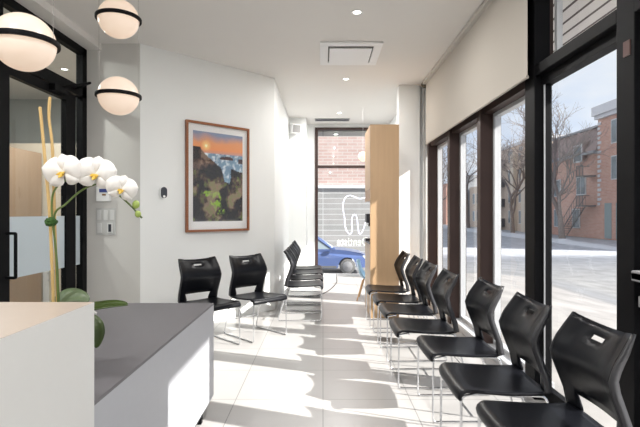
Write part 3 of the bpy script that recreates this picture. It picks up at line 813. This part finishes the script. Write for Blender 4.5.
def rocker(xa, xb, za_, zb_, m=mat('switch_rocker', (.68,.68,.67), .4)): box('switch', (xa, xb, -.014, -.008, za_, zb_), m, t, bevel=.002)
for q in range(3):
    c = -hwk+.035+q*(2*hwk-.07)/2
    rocker(c-.022, c+.022, hk*.56, hk*.92)
rocker(-hwk+.013, -hwk+.065, hk*.08, hk*.44); rocker(hwk-.09, hwk-.03, hk*.08, hk*.44)
box('socket', (hwk-.075, hwk-.045, -.016, -.0135, hk*.12, hk*.40), M['dark'], t)

# speaker and sensor on the far-left corner wall (face y=9.1)
t = thing('wall_speaker', 'white wall speaker with grey grille high in the far left corner', 'speaker', tuple(at(293, 133, 9.1)))
Rz = Matrix.Rotation(math.radians(28), 4, 'Z') @ Matrix.Rotation(math.radians(12), 4, 'X')
bm = bmesh.new(); bx(bm, -.10, .10, -.17, -.03, 0, .18, mtx=Rz, bevel=.008); link_bm('cabinet', bm, M['white'], t)
bm = bmesh.new(); bx(bm, -.085, .07, -.176, -.169, .02, .16, mtx=Rz); link_bm('grille', bm, M['grille'], t)
bm = bmesh.new(); bx(bm, -.02, .02, -.05, -.002, .07, .11); link_bm('bracket', bm, M['white'], t)
bm = bmesh.new(); p = at(290.2, 152.5, 9.1); bmesh.ops.create_uvsphere(bm, u_segments=16, v_segments=10, radius=.05)
for v in bm.verts: v.co = Vector((v.co.x*.7, v.co.y*.8, v.co.z))+Vector((p.x, 9.06, p.z))
tag(link_bm('motion_sensor', bm, M['white'], None, True), 'tiny white motion sensor on the wall below the speaker', 'sensor')

# ------------------------------------------------------------------ ceiling fixtures
ac = thing('ceiling_cassette_unit', 'square white air conditioning cassette set in the ceiling', 'air conditioner', (.307, 5.40, H))
bm = bmesh.new(); a0 = .34; b0 = .375; i0 = .25; i1 = .28
bx(bm, -a0, a0, -b0, -i1, -.022, -.001, bevel=.004); bx(bm, -a0, a0, i1, b0, -.022, -.001, bevel=.004)
bx(bm, -a0, -i0, -i1, i1, -.022, -.001, bevel=.004); bx(bm, i0, a0, -i1, i1, -.022, -.001, bevel=.004)
link_bm('frame', bm, M['white'], ac)
box('intake', (-i0, i0, -i1, i1, -.006, -.002), mat('cassette_slot', (.12,.12,.12), .6), ac)
box('grille_panel', (-.235, .235, -.225, .275, -.030, -.012), M['white'], ac, bevel=.006)
def downlight(x, y, label, power=1.0, trim=True):
    t = thing('downlight', label, 'ceiling light', (x, y, H), 0, 'recessed ceiling downlights')
    bm = bmesh.new(); lathe(bm, [(.036,-.004), (.052,-.008), (.055,-.001), (.036,-.001)], 24); link_bm('trim', bm, M['white'], t, True)
    bm = bmesh.new(); lathe(bm, [(0,-.003), (.036,-.003), (.036,-.001), (0,-.001)], 24); link_bm('lens', bm, M['lamp'], t)
    ld = bpy.data.lights.new('downlight_lamp', 'AREA'); ld.shape = 'DISK'; ld.size = .12; ld.energy = POW*power; ld.color = (1,.975,.94)
    lo = bpy.data.objects.new('downlight_lamp', ld); C.objects.link(lo); lo.parent = t; lo.location = (0,0,-.012)
POW = 26
downlight(.31, 4.29, 'nearest round downlight in the ceiling, in front of the cassette unit')
downlight(.315, 6.44, 'round ceiling downlight just beyond the cassette unit')
downlight(.30, 8.64, 'farthest small round downlight, before the end window', 1.6)
for x, y in ((.31,2.14), (.31,0.0), (-1.6,.9), (-1.6,-1.3), (.31,-1.8)):  # unseen downlights added to raise the room's fill light
    downlight(x, y, 'added fill downlight in the ceiling, out of view above and behind the camera', 1.3)
for x, y in ((-4,2.0), (-3.4,4.6), (-4.6,.0), (-3.3,6.0)):  # downlights added so the side room is lit
    downlight(x, y, 'added fill downlight in the ceiling of the glazed side room', 1.5)
t = thing('slot_diffuser', 'thin grey slot air diffuser in the ceiling before the end window', 'vent', (.18, 9.25, H))
box('frame', (-.34, .34, -.12, .12, -.012, -.001), M['grille'], t)
bm = bmesh.new()
for q in (-.06,0,.06): bx(bm, -.32, .32, q-.012, q+.012, -.016, -.012)
link_bm('slot', bm, M['dark'], t)

# ------------------------------------------------------------------ wooden coffee cabinet
cb = thing('coffee_cabinet', 'tall light wood cabinet with a coffee niche on its left side', 'cabinet', (.59, 5.87, 0))
box('end_panel', (0, .36, 0, .03, 0, 2.42), M['maple'], cb, bevel=.002)
box('upper_cupboard', (.0, .36, .03, .72, 1.62, 2.42), M['maple'], cb)
box('niche_box', (.002, .36, .03, .72, 1.47, 1.62), M['maple_dark'], cb)
box('base_cupboard', (.0, .36, .03, .72, 0, .92), M['maple'], cb)
box('worktop', (-.008, .36, .03, .72, .92, .945), M['dark'], cb)
box('back_panel', (.30, .36, .03, .72, .945, 1.47), mat('pale_splashback', (.55,.56,.57), .4), cb)
cm = thing('coffee_machine', 'black coffee machine standing in the niche of the wooden cabinet', 'coffee machine', (.66, 6.28, .9452))
box('body', (-.02, .16, -.14, .14, 0, .36), M['dark'], cm, bevel=.01)
box('head', (-.09, .0, -.10, .10, .24, .36), M['dark'], cm, bevel=.01)
box('drip_tray', (-.10, -.02, -.10, .10, 0, .03), M['dark'], cm, bevel=.004)
bm = bmesh.new(); tube(bm, [(-.05,0,.19), (-.05,0,.24)], .018, 10); link_bm('spout', bm, M['chrome'], cm, True)

# little lit globe by the end window
t = thing('globe_pendant', 'small cream globe lamp half hidden by the top of the wooden cabinet', 'lamp', tuple(at(363, 156.5, 8.2)))
bm = bmesh.new(); bmesh.ops.create_uvsphere(bm, u_segments=24, v_segments=14, radius=.085); o = link_bm('globe', bm, mat('warm_globe', (.85,.8,.65), .3, emis=(1,.85,.55), estr=.6), t, True, 80)
bm = bmesh.new(); tube(bm, [(0,0,.08), (0,0,H-t.location.z)], .002, 5); link_bm('cord', bm, M['white'], t)

# ------------------------------------------------------------------ pale blue shell chair with wooden legs
sc_ = thing('shell_chair', 'small pale blue shell chair on wooden legs behind the wooden cabinet', 'chair', (.70, 7.15, 0), math.radians(80)); sc_.scale = (.76,.76,.76)
bm = bmesh.new(); g = []
pr = [(-.22,.40), (-.20,.43), (-.10,.43), (.05,.41), (.14,.43), (.20,.52), (.23,.65), (.25,.80)]
for i, (y, z) in enumerate(pr):
    wv = [.19,.21,.23,.24,.235,.22,.20,.15][i]; r = []
    for j in range(9):
        s = j/8*2-1; r.append(bm.verts.new((s*wv, y-(.06*s*s if i > 3 else 0), z+(.06*s*s if i < 6 else 0))))
    g.append(r)
for i in range(len(pr)-1):
    for j in range(8): bm.faces.new((g[i][j], g[i][j+1], g[i+1][j+1], g[i+1][j]))
o = link_bm('shell', bm, M['blueshell'], sc_, True, 80); so = o.modifiers.new('s', 'SOLIDIFY'); so.thickness = .01
ss = o.modifiers.new('ss', 'SUBSURF'); ss.levels = ss.render_levels = 1
for a, b in ((-1,-1), (1,-1), (-1,1), (1,1)):
    bm = bmesh.new(); tube(bm, [(a*.12,b*.11,.40), (a*.24,b*.22,0)], [.018,.011], 8); link_bm('leg', bm, M['beech'], sc_, True)
bm = bmesh.new(); tube(bm, [(-.17,-.16,.24), (.17,.16,.24)], .005, 6); tube(bm, [(.17,-.16,.24), (-.17,.16,.24)], .005, 6); link_bm('brace', bm, M['iron'], sc_)

# cable on the floor
bm = bmesh.new(); tube(bm, smooth_path([(.28,9.70,.05), (.28,9.6,.008), (.26,8.9,.006), (.16,8.2,.006), (.03,7.7,.006), (-.10,7.45,.006), (-.3,7.35,.006), (-.5,7.38,.006), (-.62,7.5,.006)], 8), .006, 6)
tag(link_bm('floor_cable', bm, M['cable'], None, True), 'thin dark cable curving over the floor from the end window', 'cable')

# ------------------------------------------------------------------ neon sign in the end window
YN = 9.66
def nz(px, py): p = at(px, py, YN); return (p.x, p.y, p.z)
ns = thing('neon_sign', 'neon outline of a tooth with lettering hung in the end window', 'sign', nz(352, 243))
base = Vector(nz(352, 243))
def nl(pts): return [Vector(nz(a, b))-base for a, b in pts]
bm = bmesh.new()
tube(bm, smooth_path(nl([(369,196), (364,198), (359,198.5), (355,197), (350,195.5), (346,197), (343.5,202), (343,209), (344.5,217), (345,226), (347.5,232), (350.5,234), (352.2,230), (351.8,222), (352.5,216.5), (354.5,214.5), (356.7,217), (358,226), (359,233), (361.5,233), (364.5,226), (367,215)]), 5), .012, 8)
link_bm('tooth_outline', bm, M['neon'], ns, True)
bm = bmesh.new()
for a in ((346,197), (345,226), (354.5,214.5)):
    v = Vector(nz(*a))-base; tube(bm, [v, v+Vector((0,.05,0))], .006, 6)
link_bm('standoff', bm, M['alu'], ns)
fc = bpy.data.curves.new('lettering', 'FONT'); fc.body = 'Dentiste'; fc.size = .185; fc.extrude = .004; fc.bevel_depth = .003; fc.space_character = 1.08
fo = bpy.data.objects.new('lettering_tmp', fc); C.objects.link(fo)
bpy.context.view_layer.update()
dg = bpy.context.evaluated_depsgraph_get()
me = bpy.data.meshes.new_from_object(fo.evaluated_get(dg)); bpy.data.objects.remove(fo)
me.name = 'lettering'; me.materials.clear(); me.materials.append(M['neonw'])
xs = [v.co.x for v in me.vertices]; wtxt = max(xs)-min(xs)
xr = nz(337.5, 240)[0]                       # right end of the word as read from the street
tx = (nz(368, 240)[0]-xr)
lo = bpy.data.objects.new('lettering', me); C.objects.link(lo); lo.parent = ns
sx = tx/wtxt
lo.scale = (sx, 1.3, 1); lo.rotation_euler = (PI/2, 0, PI)
lo.location = Vector((xr+tx, YN, nz(340,245.5)[2]))-base

# ------------------------------------------------------------------ outdoors: ground
def gh(x, y):
    d = max(x-1.72, y-9.9, 0)
    t = max(0, min(1, (d-.5)/8)); t = t*t*(3-2*t)
    return -.12-1.08*t
xs = [-60,-30,-15,-8,-4,0,1.7]+[1.72+.5*q for q in range(1,22)]+[14,16,18,20,24,30,40,60,100,160]
ys = [-60,-30,-10,-3,0,3,6,8,9.9]+[9.9+.5*q for q in range(1,22)]+[22,26,30,40,50,60,80,100,150,250]
bm = bmesh.new(); g = [[bm.verts.new((x, y, gh(x, y))) for y in ys] for x in xs]
for i in range(len(xs)-1):
    for j in range(len(ys)-1): bm.faces.new((g[i][j], g[i+1][j], g[i+1][j+1], g[i][j+1]))
o = struct('ground', bm, M['ground'])
GZ = -1.2

# building opposite the end window
t = thing('brick_garage', 'pink brick garage with a wide grey metal shutter across the street behind the end window', 'building', (0, 24, GZ))
box('wall', (-12, 4.4, 0, 6, 0, 12), M['oppbrick'], t)
box('shutter', (-11, 4.2, -.12, -.01, 0, 3.75), M['shutter'], t)
box('lintel', (-11, 4.2, -.22, -.01, 3.75, 3.92), M['cornice'], t)
bm = bmesh.new(); n = 60
for i in range(n):
    pass
def bank(name, x0, x1, y0, y1, h, nx, ny, label, group=None, seed=0):
    bm = bmesh.new(); g = []
    for i in range(nx+1):
        r = []
        for j in range(ny+1):
            u, v = i/nx, j/ny; e = math.sin(PI*u)**.5*math.sin(PI*v)**.5
            x = x0+(x1-x0)*u; y = y0+(y1-y0)*v
            z = GZ-.02+h*e*(.7+.5*mn.noise(Vector((x*.6+seed, y*.6, 0))))
            r.append(bm.verts.new((x, y, z)))
        g.append(r)
    for i in range(nx):
        for j in range(ny): bm.faces.new((g[i][j], g[i+1][j], g[i+1][j+1], g[i][j+1]))
    bmesh.ops.recalc_face_normals(bm, faces=bm.faces[:])
    o = link_bm(name, bm, M['snow'], None, True, 80); tag(o, label, 'snow', group, 'stuff'); return o
bank('snow_bank', -11, 4.5, 22.2, 23.8, .62, 60, 6, 'white snow bank along the foot of the garage shutter')
bank('snow_bank', 19.3, 21.0, 27, 100, .55, 6, 90, 'long snow bank on the far side of the street', seed=5)

# blue car
cr_ = thing('blue_car', 'blue hatchback parked across the end window, front wheel in view', 'car', (1.0, 20.0, GZ))
bm = bmesh.new()
def arc(cx, r, n=10): return [(cx+r*math.cos(PI-PI*q/n)*1.0, .32+r*math.sin(PI-PI*q/n)) for q in range(n+1)]
prof = [(.85,.28), (.92,.36), (.90,.55), (.84,.72), (.55,.86), (-.05,.97), (-.62,1.02), (-2.75,1.02), (-3.25,.98), (-3.38,.75), (-3.40,.40), (-3.30,.26)]
low = [(-2.95,.22)]+arc(-2.55, .37)[0:]+[(-2.15,.22)]
pts = prof+[(-2.95,.26)]+[(x, z) for x, z in arc(-2.55, .37)]+[(-2.15,.24), (-.42,.24)]+[(x, z) for x, z in arc(0, .37)]+[(.40,.26)]
prism(bm, pts, -.85, .85, 'y')
for v in bm.verts:
    if v.co.z > .8: v.co.y *= .93
    if v.co.x > .7: v.co.y *= .9
link_bm('body', bm, M['carblue'], cr_, False)
bm = bmesh.new()
lo_ = [(-.62,1.0), (-3.1,1.0)]; hi_ = [(-1.25,1.46), (-2.65,1.46)]
vs = [bm.verts.new(p) for p in ((-.62,-.76,1.0), (-3.15,-.76,1.0), (-3.15,.76,1.0), (-.62,.76,1.0), (-1.25,-.58,1.45), (-2.8,-.58,1.45), (-2.8,.58,1.45), (-1.25,.58,1.45))]
for f in ((0,1,5,4), (1,2,6,5), (2,3,7,6), (3,0,4,7), (4,5,6,7), (3,2,1,0)): bm.faces.new([vs[i] for i in f])
bmesh.ops.recalc_face_normals(bm, faces=bm.faces[:]); link_bm('windows', bm, M['carglass'], cr_)
bm = bmesh.new()
for s in (-1, 1):
    tube(bm, [(-.58,s*.77,1.0), (-1.25,s*.585,1.46), (-2.8,s*.585,1.46), (-3.2,s*.76,1.0)], .035, 8)
    tube(bm, [(-2.0,s*.77,1.0), (-2.0,s*.585,1.46)], .035, 8)
bx(bm, -2.82, -1.23, -.58, .58, 1.44, 1.49, bevel=.015)
link_bm('roof', bm, M['carblue'], cr_, True)
for cx in (0, -2.55):
    for s in (-1, 1):
        bm = bmesh.new(); y = s*.76
        MX = Matrix.Translation((cx, y, .32)) @ Matrix.Rotation(PI/2, 4, 'X')
        lathe(bm, [(0,-.1), (.26,-.1), (.31,-.08), (.32,-.04), (.32,.04), (.31,.08), (.26,.1), (0,.1)], 28)
        for v in bm.verts: v.co = MX @ v.co
        wo = link_bm('wheel', bm, M['tyre'], cr_, True, 50)
        bm = bmesh.new(); lathe(bm, [(0,.115), (.05,.118), (.07,.108), (.19,.112), (.21,.10)], 20); lathe(bm, [(0,-.115), (.05,-.118), (.07,-.108), (.19,-.112), (.21,-.10)], 20)
        for v in bm.verts: v.co = MX @ v.co
        link_bm('rim', bm, M['rim'], wo, True, 40)
bm = bmesh.new(); bx(bm, -.72, -.50, -.98, -.86, .98, 1.10, bevel=.03); link_bm('mirror', bm, M['carblue'], cr_)
bm = bmesh.new(); bx(bm, .62, .87, -.79, -.60, .62, .76, bevel=.02); link_bm('headlight', bm, M['lampglass'], cr_)
bm = bmesh.new(); bx(bm, -2.1, -.45, -.862, -.85, .26, .34); link_bm('sill', bm, M['tyre'], cr_)
bm = bmesh.new(); bx(bm, -1.75, -1.55, -.87, -.84, .82, .85); link_bm('door_handle', bm, M['carblue'], cr_)

# buildings along the far side of the street, facade plane at X = XF
XF = 26.4
def fy(px): return XF*F/(px-PX)
def fz(px, py): return HC+(PY-py)/(px-PX)*XF
def win(root, y0, y1, z0, z1, zb=0):
    fr = box('window', (-.06, .05, y0, y1, z0, z1), M['winframe'], root)
    bm = bmesh.new(); ymid = (y0+y1)/2; zm = (z0+z1)/2
    bx(bm, -.08, -.05, y0+.1, ymid-.04, z0+.1, z1-.1); bx(bm, -.08, -.05, ymid+.04, y1-.1, z0+.1, z1-.1)
    link_bm('pane', bm, M['pane'], fr)
b1 = thing('brick_building', 'taller red brick building with white cornice across the street, beside the black door post', 'building', (XF, 0, GZ))
yA = fy(598)
box('wall', (0, 9, 28, yA, 0, 12.3), M['redbrick'], b1)
bm = bmesh.new(); bx(bm, -.5, 9.2, 27.8, yA+.25, 11.75, 12.6); bx(bm, -.3, 0, 27.8, yA+.1, 11.4, 11.75); link_bm('cornice', bm, M['cornice'], b1)
bm = bmesh.new()
for q in range(18): bx(bm, -.06, .01, yA-.35-(.18 if q % 2 else 0), yA-.0, 3.2+q*.45, 3.2+q*.45+.26)
link_bm('quoins', bm, M['cornice'], b1)
for yy in (42.3, 38.5, 34.5):
    for za_, zb_ in ((8.9,11.0), (5.6,7.7)): win(b1, yy-.9, yy+.7, za_-.1, zb_)
for ya_, yb_ in ((43.0,44.0), (41.2,42.3)):
    box('door', (-.05, .05, ya_, yb_, .1, 3.4), mat('grey_green_door', (.25,.32,.33), .5), b1)
b2 = thing('mansard_building', 'brick house with slate mansard roof and outside stair across the street', 'building', (XF, 0, GZ))
yB = 55.5
box('wall', (0.05, 9, yA+.01, yB, 0, 8.7), M['redbrick'], b2)
bm = bmesh.new(); prism(bm, [(-.25,8.5), (.9,11.0), (9,11.0), (9,8.5)], yA+.02, yB, 'x') if False else None
vs = []
for yy in (yA+.02, yB):
    for a, z in ((-.3,8.4), (.9,11.0), (9,11.0), (9,8.4)): vs.append(bm.verts.new((a, yy, z)))
for f in ((0,1,2,3), (7,6,5,4), (0,4,5,1), (1,5,6,2), (2,6,7,3), (3,7,4,0)): bm.faces.new([vs[i] for i in f])
bmesh.ops.recalc_face_normals(bm, faces=bm.faces[:]); link_bm('roof', bm, M['mansard'], b2)
bm = bmesh.new(); bx(bm, -.45, .2, yA+.02, yB, 8.25, 8.5); bx(bm, .6, 1.1, yA+.02, yB, 10.95, 11.15); link_bm('cornice', bm, M['greysiding'], b2)
bm = bmesh.new(); bx(bm, -.35, .9, 47.0, 49.0, 8.0, 9.6); 
prism_pts = [(46.8,9.6), (49.2,9.6), (48,10.6)]
prism(bm, prism_pts, -.4, .9, 'x'); link_bm('dormer', bm, M['mansard'], b2)
f = box('window', (-.42, -.36, 47.2, 48.8, 7.6, 9.4), M['winframe'], b2); box('pane', (-.45, -.42, 47.35, 48.65, 7.75, 9.25), M['pane'], f)
win(b2, 47.2, 48.9, 4.3, 6.2); win(b2, 48.3, 49.7, .9, 2.9); win(b2, 52.2, 53.6, 4.3, 6.2); win(b2, 52.2, 53.6, .9, 2.9)
bm = bmesh.new()
for z in (6.0, 3.1):
    bx(bm, -1.3, 0, 45.4, 46.6, z, z+.12)
    for yy in (45.4, 46.0, 46.6): tube(bm, [(-1.3,yy,z), (-1.3,yy,z+1.1)], .04, 5)
    for q in range(9): tube(bm, [(-1.3,45.4+q*.15,z+.1), (-1.3,45.4+q*.15,z+1.1)], .02, 4)
    bx(bm, -1.33, -1.27, 45.4, 46.6, z+1.05, z+1.12); bx(bm, -1.33, 0, 46.57, 46.6, z+1.05, z+1.12)
link_bm('balcony', bm, M['iron'], b2)
bm = bmesh.new(); ns_ = 16
for q in range(ns_):
    y = 46.6+q*.22; z = 3.1-q*.19
    bx(bm, -1.3, -.4, y, y+.26, z, z+.05)
for X_ in (-1.3, -.4):
    tube(bm, [(X_,46.6,3.1), (X_,46.6+ns_*.22,3.1-ns_*.19)], .06, 4); tube(bm, [(X_,46.6,4.1), (X_,46.6+ns_*.22,4.1-ns_*.19)], .04, 4)
    for q in range(0, ns_, 2): tube(bm, [(X_,46.6+q*.22,3.1-q*.19), (X_,46.6+q*.22,4.1-q*.19)], .025, 4)
link_bm('staircase', bm, M['iron'], b2)
b3 = thing('tan_building', 'long tan brick apartment building with dark balconies seen past the last mullion', 'building', (XF, 0, GZ))
box('wall', (0, 9, 57.5, 78, 0, 11.8), M['tanbrick'], b3)
bm = bmesh.new(); bx(bm, -.2, 9, 57.3, 78.2, 11.6, 12.0); link_bm('cornice', bm, M['cornice'], b3)
for fl in range(4):
    z = .8+fl*2.85
    for yy in (59.0, 62.0, 65.5, 74.0): win(b3, yy, yy+1.3, z+.2, z+2.0)
    bm = bmesh.new(); bx(bm, -1.3, 0, 68.2, 72, z-.3, z-.1); bx(bm, -1.3, -1.25, 68.2, 72, z-.1, z+.85); bx(bm, -1.3, 0, 68.2, 68.25, z-.1, z+.85)
    link_bm('balcony', bm, M['iron'], b3)
for yy in (60.4, 64.0):
    bm = bmesh.new(); bx(bm, -.5, 0, yy, yy+1.1, 0, 10.5); link_bm('bay', bm, M['cream'], b3)
b4 = thing('low_tan_building', 'low tan building far down the street beyond the apartments', 'building', (XF, 0, GZ))
box('wall', (0, 8, 78.6, 84.6, 0, 7.0), M['tanbrick'], b4)
for fl in range(2):
    for yy in (79.4, 81.6): win(b4, yy, yy+1.2, 1.0+fl*3, 2.8+fl*3)
b5 = thing('grey_building', 'narrow grey sided building far down the street', 'building', (XF, 0, GZ))
box('wall', (-.3, 8, 84.8, 90, 0, 9.3), M['greysiding'], b5)
win(b5, 85.6, 86.8, 1, 3); win(b5, 85.6, 86.8, 4.5, 6.5)
b6 = thing('far_brick_building', 'distant red brick building at the end of the street', 'building', (XF, 0, GZ))
box('wall', (-1, 8, 97, 125, 0, 8.5), M['redbrick'], b6)
for yy in (99, 102, 105): win(b6, yy, yy+1.3, 1.2, 3.2); win(b6, yy, yy+1.3, 4.8, 6.8)

# bare trees
def tree(x, y, h, r0, label, seed):
    rnd = random.Random(seed)
    t = thing('bare_tree', label, 'tree', (x, y, GZ), 0, 'leafless street trees')
    trunk = bmesh.new(); br = bmesh.new()
    def grow(bm, p, d, ln, r, depth):
        n = 4; pts = [p]; q = p.copy(); dd = d.copy()
        for i in range(n):
            dd = (dd+Vector((rnd.uniform(-.18,.18), rnd.uniform(-.18,.18), rnd.uniform(-.04,.12)))).normalized()
            q = q+dd*ln/n; pts.append(q.copy())
        tube(bm, pts, [r*(1-.45*i/n) for i in range(n+1)], 7 if depth < 2 else (4 if depth < 4 else 3), caps=False)
        if depth >= 6: return
        nb = 4 if depth == 0 else 3 if depth < 5 else 2
        for i in range(nb):
            a = rnd.uniform(0, 2*PI); sp = rnd.uniform(.35,.85)
            side = dd.orthogonal().normalized(); side = Matrix.Rotation(a, 3, dd) @ side
            nd = (dd*math.cos(sp)+side*math.sin(sp)+Vector((0,0,.1))).normalized()
            st = pts[-1] if i < 2 else pts[rnd.choice((2,3))]
            grow(br, st.copy(), nd, ln*rnd.uniform(.62,.82), r*.60, depth+1)
    grow(trunk, Vector((0,0,0)), Vector((0,0,1)), h*.30, r0, 0)
    link_bm('trunk', trunk, M['bark'], t, True); link_bm('branches', br, M['twig'], t)
tree(21.9, 43, 14.0, .30, 'large bare tree in front of the red brick buildings, seen through the street glazing', 3)
tree(22.2, 55, 14.5, .26, 'bare tree in front of the tan apartments, between the thick post and the last mullion', 11)
tree(20.5, 66, 15, .26, 'bare tree farther down the street, seen in the middle window', 21)
tree(19.6, 82, 15, .26, 'farthest bare tree, seen in the narrowest window strip', 33)

# ------------------------------------------------------------------ light
wd = bpy.data.worlds.new('world'); S.world = wd; wd.use_nodes = True; nt = wd.node_tree; nt.nodes.clear()
out = nt.nodes.new('ShaderNodeOutputWorld'); bg = nt.nodes.new('ShaderNodeBackground'); bg.inputs[1].default_value = 1.1
tc = nt.nodes.new('ShaderNodeTexCoord'); nz_ = nt.nodes.new('ShaderNodeTexNoise'); nz_.inputs['Scale'].default_value = 3; nz_.inputs['Detail'].default_value = 6
mp = nt.nodes.new('ShaderNodeMapping'); mp.inputs['Scale'].default_value = (1,1,3)
cr = nt.nodes.new('ShaderNodeValToRGB'); cr.color_ramp.elements[0].position = .4; cr.color_ramp.elements[0].color = (.66,.75,.90,1)
cr.color_ramp.elements[1].position = .62; cr.color_ramp.elements[1].color = (.84,.87,.92,1)
nt.links.new(tc.outputs['Generated'], mp.inputs[0]); nt.links.new(mp.outputs[0], nz_.inputs['Vector']); nt.links.new(nz_.outputs['Fac'], cr.inputs[0])
nt.links.new(cr.outputs[0], bg.inputs[0]); nt.links.new(bg.outputs[0], out.inputs[0])
sl = bpy.data.lights.new('sun', 'SUN'); sl.energy = 12.5; sl.angle = math.radians(.6); sl.color = (1,.96,.90)
so_ = bpy.data.objects.new('sun', sl); C.objects.link(so_); so_.location = (20,-10,20)
dirv = Vector((-1.16,.42,-.79)).normalized()
so_.rotation_euler = dirv.to_track_quat('-Z', 'Y').to_euler()

S.view_settings.view_transform = 'Standard'; S.view_settings.look = 'None'; S.view_settings.gamma = 1.0
S.view_settings.use_curve_mapping = False; S.view_settings.exposure = 0.0
try:
    S.cycles.use_denoising = True; S.cycles.denoiser = 'OPENIMAGEDENOISE'
    S.cycles.max_bounces = 10; S.cycles.diffuse_bounces = 6; S.cycles.transparent_max_bounces = 16
    S.cycles.sample_clamp_indirect = 6; S.cycles.caustics_reflective = False; S.cycles.caustics_refractive = False
except Exception as e: print(e)
